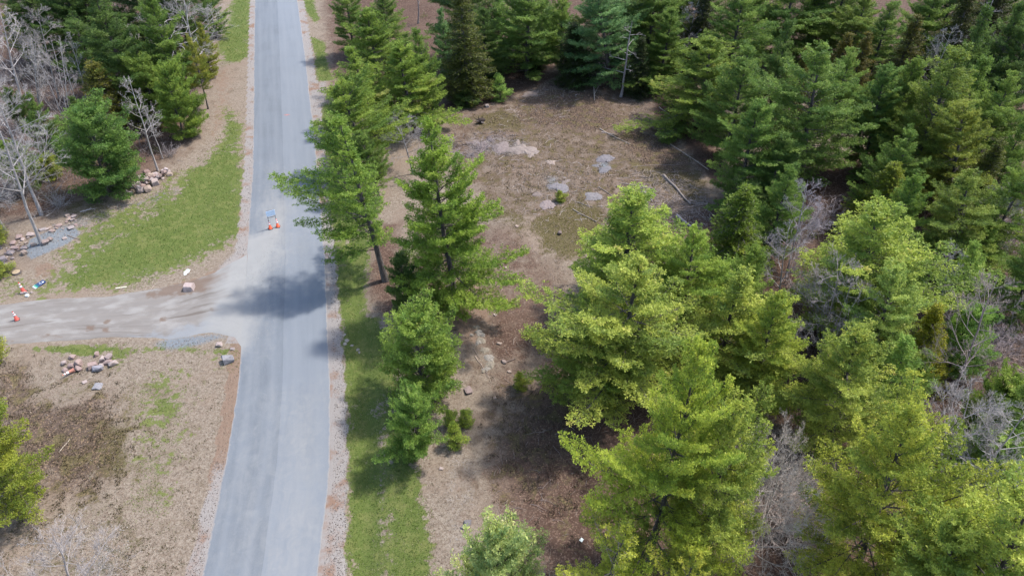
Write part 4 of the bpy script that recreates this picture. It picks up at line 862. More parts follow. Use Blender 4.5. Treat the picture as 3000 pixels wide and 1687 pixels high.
def leafy(poly, count, seed, label, col):
    """low evergreen and budding growth between the trunks"""
    rg = np.random.default_rng(seed); P = polyw(poly); q = rg.uniform(P.min(0), P.max(0), (count*4, 2)); q = q[sdist(q[:, 0], q[:, 1], P) < 0][:count]; z = ground_z(q[:, 0], q[:, 1]); pp = []
    for (x_, y_), z_ in zip(q, z):
        r = rg.uniform(.3, .9); m = int(60*r); v = rg.normal(size=(m, 3)); v /= np.linalg.norm(v, axis=1, keepdims=True); v *= (r*rg.uniform(.3, 1, m))[:, None]; v[:, 2] = np.abs(v[:, 2])*1.1; pp.append(v+np.array([x_, y_, z_+.05]))
    pp = np.vstack(pp); me = tuft_mesh('low_growth', pp, rg.normal(size=pp.shape)+np.array([0, 0, .8]), np.full(len(pp), .13), rg.normal(.4, .2, len(pp)), rg, k=4, bias=.5, width=.3)
    o = link('low_growth', me, SPRUCE, kind='stuff'); o.color = col+(1,); o['label'] = label
leafy([(-100, -40), (520, -40), (500, 200), (440, 330), (380, 420), (200, 470), (90, 520), (-60, 560)], 110, 5, 'olive low growth in the left wood', (1.8, 1.7, 1.1))
leafy([(1860, 60), (2640, 40), (2660, 900), (2350, 800), (1960, 600), (1880, 400)], 120, 6, 'green low growth in the right wood', (1.3, 1.5, 1.0))
leafy([(820, -60), (1900, -60), (1850, 60), (1420, 100), (1100, 150), (850, 90)], 60, 7, 'green low growth along the upper edge', (1.2, 1.3, 1.0))

# ------------------------------------------------------------------ rocks
def rock_mat(name, a, b, c):
    M = Mat(name); oc = M.n('ShaderNodeObjectInfo'); tc = M.n('ShaderNodeTexCoord').outputs['Object']
    n = M.noise(3.0, 5, .65, vec=tc); f = M.noise(22, 3, .7, vec=tc); col = M.mix(M.step(n, .35, .65), a, b); col = M.mix(M.math('MULTIPLY', M.step(f, .52, .68), .6), col, c)
    col = M.mix(1.0, col, oc.outputs['Color'], 'MULTIPLY'); M.bsdf(col, .88, .2, M.bump(M.math('ADD', n, M.math('MULTIPLY', f, .4)), .5, .06)); return M.m
GRANITE = rock_mat('granite', (.38, .31, .285), (.47, .40, .37), (.25, .20, .18))
def rock_mesh(seed, blocky=.6):
    rng = np.random.default_rng(seed); bm = bmesh.new()
    for i in range(22):
        v = rng.normal(size=3); v /= np.linalg.norm(v); v = np.sign(v)*np.abs(v)**(1-blocky*.55); v = np.clip(v, -.82, .82)*rng.uniform(.85, 1.05)
        bm.verts.new(v)
    r = bmesh.ops.convex_hull(bm, input=bm.verts); bmesh.ops.delete(bm, geom=[g for g in r['geom_interior'] if isinstance(g, bmesh.types.BMVert)], context='VERTS')
    bmesh.ops.dissolve_limit(bm, angle_limit=.32, verts=bm.verts, edges=bm.edges)
    bmesh.ops.bevel(bm, geom=list(bm.edges), offset=.05, segments=1, affect='EDGES', profile=.6)
    return bm_mesh('rock', bm)
ROCKS = [rock_mesh(s, b) for s, b in ((1, .9), (2, .7), (3, .5), (4, .85), (5, .4), (6, .95), (7, .6), (8, .75))]
def ledge_mesh(seed):
    """low rounded hump of bedrock with a ragged outline"""
    rg = np.random.default_rng(seed); n, m = 36, 9; th = np.arange(n)/n*2*np.pi; out = .62+.62*vnoise(np.cos(th)*1.9+9, np.sin(th)*1.9+9, seed)+.26*vnoise(np.cos(th)*6+9, np.sin(th)*6+9, seed+1)-.2
    V = [(0, 0, 1.0)]
    for j in range(1, m+1):
        r = j/m; rr = r*out; x = rr*np.cos(th); y = rr*np.sin(th); z = (1-r**2.6)+.9*(fbm(x, y, 3.0, seed, 4)-.5)*(1-r**4)-.25*(np.floor(fbm(x, y, 1.5, seed+9, 2)*4)/4)*(1-r); V += list(zip(x, y, z-.08*r))
    bm = bmesh.new(); vs = [bm.verts.new(v) for v in V]
    for k in range(n): bm.faces.new((vs[0], vs[1+k], vs[1+(k+1) % n]))
    for j in range(m-1):
        for k in range(n): bm.faces.new((vs[1+j*n+k], vs[1+(j+1)*n+k], vs[1+(j+1)*n+(k+1) % n], vs[1+j*n+(k+1) % n]))
    return bm_mesh('rock_ledge', bm)
LEDGES = [ledge_mesh(300+i) for i in range(5)]
RR_ = random.Random(5)
def rock(x, y, w, label, hgt=None, col=(1, 1, 1), i=None, rz=None, group=None, cat='rock', dz=0.0, d=None, tilt=.12, name='rock'):
    """w: width on the survey"""
    X, Y = G(x, y); s = w/2/PXM(X, Y)/.85; i = RR_.randrange(len(ROCKS)) if i is None else i
    hz = s*(hgt or RR_.uniform(.6, .85)); o = link(name, ROCKS[i], GRANITE, loc=(X, Y, GZ(X, Y)+hz*.62+dz))
    o.scale = (s, s*(d or RR_.uniform(.7, 1.0)), hz); o.rotation_euler = (RR_.uniform(-tilt, tilt), RR_.uniform(-tilt, tilt), RR_.uniform(0, 6.28) if rz is None else rz)
    if name == 'rock_ledge': o.data = LEDGES[RR_.randrange(5)]; o.data.materials.append(GRANITE) if not o.data.materials else None; o.location.z = GZ(X, Y)-.02; o.scale = (s*1.15, s*1.15*(d or .8), max(.10, s*.16)); o.rotation_euler = (0, 0, RR_.uniform(0, 6.28))
    o.color = tuple(col)+(1,); tag(o, label, cat, group); return o
PK = (.92, .80, .77); WH = (1.08, 1.04, 1.02); GB = (.72, .8, .9); TN = (.98, .90, .80)
# group by the drive (positions read off the photograph)
g1 = 'pinkish stones dumped below the dirt drive'
rock(181.5, 896.5, 17, 'pale stone highest of the left stones, on the grass', col=PK, hgt=.6, group=g1)
rock(160, 912, 12, 'small upright stone at the left end of the dump', col=WH, hgt=.95, group=g1)
rock(180.5, 920, 19, 'flat pinkish stone beside the tall pointed one', col=PK, hgt=.75, group=g1)
rock(198, 916, 20, 'tall pointed pinkish brown stone in the left heap', col=(.95, .82, .78), hgt=1.1, group=g1, i=2)
rock(197, 928, 21, 'slab stone with its end on the toppled cone', col=PK, hgt=.5, group=g1, i=0, rz=-.5, d=.6)
rock(163, 930, 15, 'lowest left pinkish stone, beside the cone tip', col=PK, hgt=.6, group=g1)
rock(243.5, 892, 15, 'stone standing highest of the right heap, in green grass', col=PK, hgt=.85, group=g1, i=6)
rock(258.5, 906, 15, 'upright two faced pale stone in the right heap', col=WH, hgt=1.2, group=g1, i=3)
rock(275, 901, 19, 'grey pink block next to the upright stone', col=(.9, .84, .84), hgt=.9, group=g1, i=0)
rock(272, 914, 26, 'long wedge stone in the right heap', col=PK, hgt=.55, group=g1, i=2, rz=.3, d=.5)
rock(285, 917, 26, 'long pale pointed slab at the right end', col=WH, hgt=.6, group=g1, i=4, rz=.7, d=.5)
rock(235, 922, 27, 'largest flat pinkish slab in the right heap', col=PK, hgt=.6, group=g1, i=5, rz=.6)
rock(255, 920, 16, 'rounded pale stone behind the blue grey block', col=WH, hgt=.7, group=g1)
rock(247, 930, 26, 'blue grey block in front of the pinkish slab', col=(.85, .95, 1.1), hgt=.6, group=g1, i=0, rz=.1, d=.55)
rock(478, 729, 29, 'square pale boulder on the churned dirt beside the drive', col=(1.15, 1.1, 1.1), hgt=.75, i=5, rz=.15, cat='boulder', d=.85, name='boulder', tilt=.04)
rock(575, 908, 29, 'blue grey boulder at the corner of road and drive', col=(.8, .9, 1.0), hgt=.85, i=3, rz=.5, cat='boulder', name='boulder')
rock(552, 868, 19, 'small pale pink stone near the drive mouth', col=WH, hgt=.5, i=4, rz=.2)
rock(585, 878, 14, 'flat grey stone sunk in dirt above the blue grey boulder', col=(.8, .8, .82), hgt=.25, i=4)
rock(246, 972, 26, 'bluish flat stone half buried in the dark heath', col=(.75, .85, .95), hgt=.25, i=4)
rock(213, 980-20, 12, 'small pale stone on the tan patch above the heath', col=WH, hgt=.3)
# pale granite rock pile by the bushy pine
g2 = 'pale granite blocks in the pile at the wood edge'
big = [(364, 462, 26, 'large square white block near the middle of the rock pile', WH, 0), (392, 467, 20, 'pale rectangular block lowest right in the rock pile', WH, 5), (380, 452, 22, 'flat tan topped rock right of the large white block', TN, 2),
       (345, 470, 22, 'white tilted block on the left of the rock pile', WH, 3), (357, 485, 20, 'pinkish white block on the lower front of the rock pile', WH, 6), (374, 487-4, 20, 'wedge rock at the lower right front of the rock pile', TN, 2),
       (333, 474, 16, 'grey rock at the left tip of the rock pile', (.95, .95, 1), 4), (355, 454, 12, 'small rock above the large white block', WH, 1), (372, 441, 18, 'brown pink boulder at the back of the rock pile', (.85, .7, .66), 2),
       (320, 487, 9, 'small white stone left below the rock pile', WH, 1), (330, 491, 11, 'small round white stone below the rock pile', WH, 6), (267, 493, 16, 'grey stone alone left of the rock pile', (.8, .82, .85), 4)]
for x, y, w, lb, c, i in big: rock(x, y, w, lb, col=c, i=i, cat='rock', hgt=.75, group=g2, dz=.05)
rp = random.Random(9)
for k in range(46):
    t = rp.random(); x = 345+t*88+rp.uniform(-6, 6); y = 478-t*46+rp.uniform(-16, 14)*(1-.35*t)
    up = .22 if rp.random() < .4 else 0
    rock(x, y, rp.uniform(8, 15), f"{['white', 'pinkish', 'tan', 'light grey'][k % 4]} rock {'on top' if up else 'at the foot'}, {['left tip', 'left part', 'middle', 'right part', 'far right tip'][min(4, int(t*5))]} of the granite pile by the bushy pine", col=[WH, PK, TN, (1.1, 1.1, 1.15)][k % 4], group=g2, dz=up, hgt=rp.uniform(.5, .9), tilt=.5)
g3 = 'rocks lining the blue gravel patch'
for k, (x, y, w, lb, c, h) in enumerate([(64, 642, 15, 'tan block at the left tip of the blue gravel', TN, .8), (64, 631, 17, 'pale grey block on the gravel beside the tan one', WH, .7), (88, 622, 14, 'rock left of the bare tree foot in gravel', TN, .6), (118, 618, 18, 'dark edged rock right of the bare tree foot', (.8, .74, .72), .7),
     (80, 598, 18, 'pale flat rock above the bare tree foot', WH, .4), (52, 604, 18, 'pink rock left of the gravel tree', PK, .5), (128, 610, 16, 'grey brown rock at the gravel edge', (.8, .75, .72), .6), (110, 583, 18, 'grey slab behind the gravel tree', (.85, .88, .92), .35),
     (172, 548, 12, 'small rock on the leaf litter below the bushy pine', TN, .6), (190, 552, 13, 'pale rock at the top of the stony drain', WH, .5), (30, 640, 18, 'pale rock on the left drain bank', WH, .5), (10, 655, 22, 'grey rock on the left edge bank', (.8, .8, .85), .5), (12, 668, 16, 'dark grey rock low on the left edge bank', (.6, .6, .66), .5),
     (182, 580, 16, 'grey slab with a dark crack above the gravel', (.9, .92, .95), .35), (150, 575, 18, 'pinkish flat rock at the top of the gravel', PK, .35), (165, 605, 12, 'pale stone with dark stick on the gravel', WH, .4), (36, 618, 16, 'pinkish rock left bank upper', PK, .5), (42, 628, 18, 'broken pinkish rock beside the pale grey block', PK, .5)]):
    rock(x, y, w, lb, col=c, hgt=h, group=g3)
for k in range(60):
    t = rp.random(); x = 5+t*195+rp.uniform(-14, 14); y = 652-t*88+rp.uniform(-24, 8)
    if sdist(np.array([x]), np.array([y]), np.array([(64, 640), (75, 614), (130, 590), (185, 580), (200, 592), (160, 618), (80, 655)], float))[0] < 0: continue
    w_ = rp.uniform(5, 12); rock(x, y, w_, f"{'small' if w_ > 8 else 'tiny'} {['pinkish', 'tan', 'whitish', 'grey'][k % 4]} rubble rock, {['lower left end', 'left part', 'middle', 'right part', 'upper right end'][min(4, int(t*5))]} of the gravel bank" , col=[PK, TN, WH, (.85, .82, .82)][k % 4], group=g3, hgt=rp.uniform(.3, .6))
# ledges and stones of the clearing
g4 = 'granite ledges in the clearing'
for x, y, w, lb, c, h, d in [(1315, 385, 60, 'pale flat granite ledge right half', (.72, .70, .66), .10, .8), (1262, 378, 60, 'grey granite ledge middle', (.6, .58, .58), .12, .7), (1215, 372, 50, 'dark streaked granite ledge left half', (.5, .47, .48), .12, .6), (1490, 500, 42, 'round blue grey ledge next to the bright pine top', (.58, .63, .68), .2, .9),
     (1522, 408, 46, 'bluish flat ledge upper right of the clearing', (.55, .6, .68), .07, .7), (1518, 436, 40, 'bluish flat ledge below the upper one', (.5, .56, .64), .07, .6), (1400, 482, 46, 'dull blue ledge left of the green tuft shrub', (.55, .6, .66), .06, .8), (1375, 520, 40, 'weathered grey ledge with twigs', (.7, .67, .68), .06, .8),
     (1385, 415, 26, 'small pale lichen ledge', (.9, .85, .78), .08, .8), (1225, 268, 14, 'pale stone at the top left of the clearing', WH, .5, .8), (1620, 492, 14, 'grey stone near the dead log', (.8, .8, .84), .5, .8), (1408, 590, 12, 'dark round stone on the moss', (.5, .46, .44), .8, .9)] + [(1290+12, 368, 30, 'narrow pale ledge strip above the flat granite ledge', (.68, .66, .62), .1, .4), (1235, 356, 34, 'dark ledge strip behind the grey granite ledge', (.42, .40, .42), .1, .4), (1188, 362, 30, 'broken left end of the streaked ledge', (.55, .52, .52), .1, .6),
     (1335, 400, 26, 'pale crumbled ledge end at the right', (.74, .71, .66), .08, .6), (1500, 424, 24, 'small blue ledge between the two bluish ones', (.48, .54, .6), .07, .6), (1420, 470, 30, 'thin pale ledge above the dull blue one', (.6, .58, .55), .06, .5), (1352, 498, 28, 'ledge crust left of the dull blue one', (.58, .55, .52), .06, .6), (1340, 235, 44, 'pale ledge in twigs at the top of the clearing', (.6, .57, .54), .07, .6)]:
    rock(x, y, w, lb, col=c, hgt=h, d=d, group=g4, tilt=.03, cat='rock ledge' if w > 20 else 'rock', name='rock_ledge' if w > 20 else 'rock')
g5 = 'lichen covered stones of the broken ledge'
for x, y, w, lb, c in [(1199, 828, 18, 'uppermost lichen stone of the broken ledge', TN), (1208, 842, 26, 'second lichen stone of the broken ledge from the top', WH), (1212, 860, 28, 'third lichen stone of the broken ledge from the top', TN), (1204, 866, 18, 'lichen stone on the left flank of the broken ledge', WH), (1219, 884, 24, 'fourth lichen stone of the broken ledge', TN),
     (1228, 902, 28, 'fifth lichen stone of the broken ledge', WH), (1233, 918, 26, 'lower bend lichen stone of the broken ledge', TN), (1222, 930, 20, 'lowest lichen stone of the broken ledge', WH), (1216, 937, 12, 'small stone under the broken ledge', TN), (1187, 847, 10, 'small pale stone left of the broken ledge', WH)]:
    rock(x, y, w, lb, col=tuple(v*q for v, q in zip(c, (.72, .80, .76))), hgt=.35, group=g5, d=.75, cat='rock ledge' if w > 15 else 'rock', name='rock_ledge' if w > 15 else 'rock')
for x, y, w, lb, c in [(1213, 766, 15, 'rounded grey stone right of the full pine foot', (.75, .74, .7)), (1246, 800-4, 11, 'small white stone in the rusty soil', WH), (1300, 616-40, 10, 'tan pebble like stone on the slope', TN), (1530, 660-60, 10, 'small stone near the uppermost bright pine', WH), (1281, 935, 12, 'pale stub stone beside the broken ledge', TN),
     (1268, 912, 16, 'grey branchy stone right of the broken ledge', (.7, .65, .62)), (1300, 1340, 12, 'whitish stone at the tan path', TN), (1178, 985, 24, 'flat pinkish grey ledge under the bushy pine', (.75, .68, .68)), (1177, 1322, 22, 'blue grey flat stone low on the tan path', (.5, .55, .6)), (1166, 1330, 14, 'smaller blue grey stone on the tan path', (.55, .58, .62)),
     (1110, 1180, 12, 'pale stone at the foot of the smaller bushy pine', WH), (1273, 678, 10, 'tan stone on the wood chips slope', TN), (1480, 822, 12, 'grey stone under the bright boughs', (.8, .8, .82)), (1245, 1000, 9, 'little stone on the path upper part', TN), (1256, 868, 14, 'thin pale slab right of the broken ledge', TN)]:
    rock(x, y, w, lb, col=c, hgt=.35)
g6 = 'pale stones sunk in the right verge grass'
for x, y, w, lb in [(866, 842, 10, 'tiny verge stone uppermost'), (872, 855, 13, 'verge stone second down'), (868, 864, 11, 'verge stone at the left of the group'), (884, 866, 10, 'verge stone in the middle'), (898, 874, 12, 'verge stone at the right end'), (902, 880, 9, 'small verge stone lowest right')]:
    rock(x, y, w, 'pale flat '+lb+' in the shaded verge grass', col=(.9, .95, .85), hgt=.12, group=g6, tilt=.02)
# ------------------------------------------------------------------ logs, sticks, stump
def stick(p0, p1, r, label, col=(1, 1, 1), name='fallen_branch', cat='branch', mat=None, knots=0, bend=.03, z0=0.0, z1=0.0, group=None):
    a = np.array([*G(*p0), 0]); b = np.array([*G(*p1), 0]); k = 9; t = np.linspace(0, 1, k)[:, None]; P = a*(1-t)+b*t; L = np.linalg.norm(b-a); rg = np.random.default_rng(int(p0[0]*7+p0[1]))
    P[:, :2] += np.cumsum(rg.normal(0, bend, (k, 2)), 0)*L*.25*np.sin(t*np.pi); P[:, 2] = ground_z(P[:, 0], P[:, 1])+r*.8+z0*(1-t[:, 0])+z1*t[:, 0]
    R = r*(1-.45*t[:, 0]); parts = [tubes(P[None], R[None], 7)]
    if knots:
        o = P[rg.integers(1, k-1, knots)]; d = (b-a)/L+rg.normal(0, .7, (knots, 3)); d[:, 2] = np.abs(d[:, 2])*.6; d /= np.linalg.norm(d, axis=1, keepdims=True); l = L*rg.uniform(.1, .3, knots)
        parts.append(tubes(np.stack([o, o+d*(l*.5)[:, None], o+d*l[:, None]+rg.normal(0, .04, (knots, 3))], 1), (np.array([.4, .3, .15])*r)[None]*np.ones((knots, 1)), 4))
    V, Q = merge(parts); org = V.mean(0)*np.array([1, 1, 0])+np.array([0, 0, V[:, 2].min()]); o = link(name, mesh_np(name, V-org, Q, smooth=True), mat or DEADWOOD, loc=tuple(org)); o.color = col+(1,); tag(o, label, cat, group); return o
stick((1668, 450), (1738, 515), .13, 'long barked log with a pale broken end in the upper clearing', (.8, .75, .72), 'log', 'log', knots=5)
stick((1702, 542), (1740, 573), .14, 'short birch log with peeling white bark near the bright pine', (1.2, 1.15, 1.15), 'log', 'log', knots=1)
stick((1685, 365), (1782, 432), .06, 'long straight pale pole lying across the olive heath', (1.1, 1, .9), knots=2, bend=.01)
stick((1508, 332), (1585, 372), .06, 'curved pale branch in the middle of the clearing', (1.2, 1.1, 1), knots=3)
stick((1512, 340), (1545, 345), .045, 'short white branch beside the curved one', (1.5, 1.4, 1.4), knots=2)
stick((1658, 270), (1700, 300), .05, 'white branch below the tiered pine boughs', (1.4, 1.3, 1.25), knots=5)
stick((1690, 262), (1712, 292), .04, 'forked thin branch under the tiered pine', (1.2, 1.1, 1.1), knots=5)
stick((1590, 430), (1720, 418), .03, 'thin long branch on the right of the clearing', (1, .9, .85), knots=3)
stick((1780, 515), (1700, 525), .05, 'branch pointing to the olive yellow spruce', (1, .9, .85), knots=3)
stick((1640, 510), (1600, 470), .05, 'grey broken branch beside the grey stone', (.9, .85, .85), knots=6)
stick((1470, 180), (1495, 262), .05, 'white bent dead stem leaning at the dark fir', (1.5, 1.45, 1.4), z1=.0, z0=1.5, knots=3, bend=.06)
stick((1440, 530), (1500, 560), .05, 'branch on the moss beside the bright pine', (.9, .85, .8), knots=5)
stick((1450, 515), (1490, 525), .04, 'second branch on the moss, thinner', (.95, .9, .85), knots=4)
stick((1505, 480), (1540, 500), .05, 'stick next to the round blue grey ledge', (.9, .85, .8), knots=4)
stick((1448, 832-60), (1466, 790), .05, 'grey stick at the bright pine shade', (.9, .9, .9))
stick((1195, 900), (1225, 940), .035, 'thin curved stick left of the broken ledge', (1, .85, .75), knots=1)
stick((1190, 880), (1208, 905), .03, 'thin bent twig above the curved stick', (1, .85, .75), knots=1)
stick((1268, 915), (1296, 905), .06, 'dark barked branch stub right of the broken ledge', (.5, .42, .4), knots=2)
stick((150, 1145-5), (180, 1110-5), .03, 'thin pale stick on the dark heath', (1.5, 1.4, 1.2))
stick((1630, 480), (1560, 470), .05, 'pale dead branch from the log towards the ledge', (1.1, 1.05, 1), knots=5)
stick((205, 540), (245, 532), .04, 'bundle of bleached sticks on the litter below the bushy pine', (1.5, 1.45, 1.5), knots=7)
stick((172, 597), (202, 607), .04, 'dark stick with a pale end on the gravel', (.6, .55, .5), knots=1)
stick((388, 722-4), (372, 737), .02, 'tiny stick on the grass edge', (1.2, 1.1, 1))
stick((1350, 840), (1395, 800), .04, 'stick on the pinkish chips', (1, .9, .85), knots=2)
# upturned stump
def stump():
    X, Y = G(1203, 318); root = bpy.data.objects.new('tree_stump', None); COL.objects.link(root); root.location = (X, Y, GZ(X, Y)); tag(root, 'dark upturned stump with torn pale roots, top left of the clearing', 'stump')
    P = np.array([[0, 0, .15], [.2, .1, .3], [.5, .2, .35], [.7, .3, .3]]); m = mesh_np('stump_body', *tubes(P[None], np.array([[.16, .28, .25, .12]]), 9), smooth=True); o = link('stem', m, DEADWOOD, root); o.color = (.18, .15, .14, 1)
    rg = np.random.default_rng(4)
    for i in range(11):
        a = rg.uniform(0, 6.28); d = np.array([math.cos(a), math.sin(a), rg.uniform(-.1, .7)]); L = rg.uniform(.35, .8); q = [np.array([.15, .05, .25])]
        for j in range(4): d = d+rg.normal(0, .3, 3); d /= np.linalg.norm(d); q.append(q[-1]+d*L/4)
        o = link('root', mesh_np('root', *tubes(np.array(q)[None], np.array([[.07, .06, .04, .03, .015]]), 5)), DEADWOOD, root); o.color = ((.2, .17, .16, 1) if i % 3 else (1.2, 1.1, 1.1, 1))
stump()
def flat_mat(name, col, rough=.6, spec=.3, wear=.12):
    M = Mat(name); n = M.noise(18, 4, .7); c = M.mix(M.math('MULTIPLY', M.step(n, .5, .75), wear*2), col, tuple(v*.5+.08 for v in col)); M.bsdf(c, rough, spec, alb=.9); return M.m
def box_bm(bm, sx, sy, sz, mat=Matrix.Identity(4), bev=.0):
    r = bmesh.ops.create_cube(bm, size=1.0, matrix=mat @ Matrix.Diagonal((sx, sy, sz, 1)))
    if bev: bmesh.ops.bevel(bm, geom=list({e for v in r['verts'] for e in v.link_edges}), offset=bev, segments=1, affect='EDGES')
def box(name, s, mat, parent=None, loc=(0, 0, 0), rot=(0, 0, 0), bev=.004):
    bm = bmesh.new(); box_bm(bm, *s, bev=bev); o = link(name, bm_mesh(name, bm), mat, parent, loc=loc); o.rotation_euler = rot; return o
def lathe(name, prof, mat, parent, n=24):
    prof = np.array(prof); th = np.arange(n)/n*2*np.pi; V = np.stack([prof[:, None, 0]*np.cos(th), prof[:, None, 0]*np.sin(th), prof[:, None, 1]+th*0], -1).reshape(-1, 3)
    i = (np.arange(len(prof)-1)[:, None]*n); j = np.arange(n)[None]; Q = np.stack([i+j, i+(j+1) % n, i+n+(j+1) % n, i+n+j], -1).reshape(-1, 4); return link(name, mesh_np(name, V, Q, smooth=True), mat, parent)
ORANGE = flat_mat('orange_plastic', (.55, .085, .03)); REDPL = flat_mat('faded_red_plastic', (.42, .07, .05)); WHITEBAND = flat_mat('reflective_white', (.78, .77, .78), .4); BLACKRUB = flat_mat('black_rubber', (.03, .03, .032), .8); PALEOR = flat_mat('sun_faded_orange', (.75, .30, .20))
def cone(label, X, Y, body, hgt=.82, rot=None, z=0.0, baseless=False, group=None):
    root = bpy.data.objects.new('traffic_cone', None); COL.objects.link(root); root.location = (X, Y, z); tag(root, label, 'traffic cone', group)
    s = hgt/.92
    box('base', (.40*s, .40*s, .045), BLACKRUB, root, (0, 0, .0225), bev=.012)
    R = lambda z_: (.155-.125*z_/.92)*s
    seg = lambda a, b, e=0: [(R(a)+e, a*s), (R(b)+e, b*s)]
    lathe('cone_body', [(.19*s, .046), (.165*s, .07)]+seg(.08, .915)+[(.012, .92*s)], body, root)
    for a, b in ((.46, .62), (.69, .80)):
        lathe('reflective_band', [(R(a), a*s)]+seg(a, b, .004)+[(R(b), b*s)], WHITEBAND, root)
    if rot: root.rotation_euler = rot
    return root
# barricade on the road: board on two posts standing in two cones
cx0, cy0 = G(681, 577); cx1, cy1 = G(696, 573)
ang = math.atan2(cy1-cy0, cx1-cx0)
rz = GZ(cx0, cy0)
c0 = cone('orange traffic cone on the road under the left post of the barricade board', cx0, cy0, ORANGE, z=.062, rot=(0, 0, .5))
c1 = cone('orange traffic cone on the road under the right post of the barricade board', cx1+.12, cy1+.03, ORANGE, z=.062, rot=(0, 0, .1))
root = bpy.data.objects.new('barricade_board', None); COL.objects.link(root); mx_, my_ = (cx0+cx1+.12)/2, (cy0+cy1)/2; root.location = (mx_, my_, .062); root.rotation_euler = (0, 0, ang)
tag(root, 'white blue two-board barricade panel on grey posts standing in two cones', 'barricade')
half = math.hypot(cx1+.12-cx0, cy1-cy0)/2
BOARD = flat_mat('pale_blue_board', (.62, .74, .88), .45); STEEL = flat_mat('dark_steel', (.10, .10, .12), .5)
for s in (-1, 1): box('post', (.035, .035, 1.32), STEEL, root, (s*half, 0, .28+.66+.02))
box('crossbar', (half*2, .03, .035), STEEL, root, (0, 0, 1.10))
for k, zc in enumerate((1.36, 1.62)): box('board', (half*2+.12, .025, .245), BOARD, root, (0, -.032, zc), bev=.006)
box('board_top_rail', (half*2+.1, .04, .03), STEEL, root, (0, 0, 1.755))
# cone on the drive, toppled cone, marker
X, Y = G(44, 806); cone('faded red traffic cone alone on the dirt drive', X, Y, REDPL, z=.055, rot=(0, 0, .5))
X, Y = G(189, 931); tip = G(167, 944); a = math.atan2(tip[1]-Y, tip[0]-X)
cone('sun faded orange traffic cone toppled beside the pinkish stones', X, Y, PALEOR, z=GZ(X, Y)+.17, rot=(0, math.radians(83), a))
X, Y = G(60, 735); cone('faded white banded cone wedged among stones beside the fallen sign', X, Y, REDPL, z=GZ(X, Y), hgt=1.0, rot=(0, 0, .2))
for x, y, w, lb in ((57, 738, 10, 'white stone against the left side of the wedged cone'), (66, 737, 11, 'grey white stone right of the wedged cone'), (80, 736, 7, 'small white stone near the fallen sign')): rock(x, y, w, lb, col=WH, hgt=.7)
X, Y = G(69, 745); b_ = box('white_bucket', (.22, .18, .14), flat_mat('white_plastic', (.75, .8, .78)), None, (X, Y, GZ(X, Y)+.07)); tag(b_, 'small white plastic box lying under the wedged cone', 'box'); b_.name = 'plastic_box'
# fallen sign
X, Y = G(98, 715); root = bpy.data.objects.new('fallen_sign', None); COL.objects.link(root); root.location = (X, Y, GZ(X, Y)+.06); root.rotation_euler = (math.radians(6), 0, math.atan2(-.73, -.48)+math.pi/2)
tag(root, 'dark blue yard sign with green stripe lying flat on the grass', 'sign')
NAVY = flat_mat('navy_print', (.025, .045, .12), .35); TEAL = flat_mat('teal_print', (.02, .11, .15), .35); GREENP = flat_mat('green_print', (.12, .62, .32), .35); WHT = flat_mat('white_print', (.8, .85, .85), .4)
box('panel', (.48, .92, .02), NAVY, root); 
def strip(name, x, y, w, h, m, z=.013): return box(name, (w, h, .004), m, root, (x, y, z), bev=.0)
# +y of the sign is its foot (towards the camera after turning)
strip('teal_field', 0, -.16, .47, .14, TEAL); strip('green_stripe', 0, -.255, .47, .035, GREENP); strip('green_stripe', 0, -.31, .47, .02, GREENP, .0132); strip('white_panel', 0, -.385, .44, .10, WHT)
for k in range(6): strip('letter', -.17+k*.067, -.385, .03, .06, NAVY, .0165)
strip('logo', .03, .30, .13, .12, WHT)
for k in range(7): strip('letter', -.14+k*.047, .12, .026, .035, WHT, .0135)
for k in range(5): strip('letter', -.10+k*.047, .05, .022, .025, WHT, .0137)
# stump disc, plank, scraps
X, Y = G(42, 686); root = bpy.data.objects.new('cut_stump', None); COL.objects.link(root); root.location = (X, Y, GZ(X, Y)-.02); tag(root, 'round flat sawn stump in the grass near the fallen sign', 'stump')
WOODTOP = flat_mat('sawn_wood', (.33, .25, .16), .8); lathe('bark_ring', [(.34, 0), (.32, .16), (.29, .165)], BARK, root); lathe('sawn_top', [(.30, .150), (.2, .168), (.001, .17)], WOODTOP, root); lathe('pith', [(.04, .1695), (.02, .176), (.001, .176)], BARK, root)
a, b = G(291, 726), G(319, 722); o = box('wooden_plank', (math.hypot(b[0]-a[0], b[1]-a[1]), .10, .04), flat_mat('pale_wood', (.62, .55, .42), .8), None, ((a[0]+b[0])/2, (a[1]+b[1])/2, GZ((a[0]+b[0])/2, (a[1]+b[1])/2)+.04), (0, 0, math.atan2(b[1]-a[1], b[0]-a[0]))); tag(o, 'pale wooden plank lying on the grass edge above the drive', 'plank')
# bleached scraps near the square boulder
rs = random.Random(3); SCRAP = flat_mat('crumpled_plastic', (.72, .76, .72), .5)
def scrap(x, y, w, label):
    X, Y = G(x, y); bm = bmesh.new(); bmesh.ops.create_grid(bm, x_segments=6, y_segments=6, size=.5)
    for v in bm.verts: v.co.z = rs.uniform(0, .28); v.co.x += rs.uniform(-.06, .06); v.co.y += rs.uniform(-.06, .06)
    s = w/PXM(X, Y); o = link('plastic_scrap', bm_mesh('scrap', bm), SCRAP, loc=(X, Y, GZ(X, Y)+.01)); o.scale = (s, s*.8, s*.8); o.rotation_euler = (0, 0, rs.uniform(0, 6)); tag(o, label, 'litter')
scrap(471, 683, 14, 'crumpled white plastic scrap in weeds above the square boulder'); scrap(466, 690, 8, 'smaller white plastic scrap beside the crumpled one'); scrap(1462, 1364, 10, 'small pale scrap on the dark leaf litter')
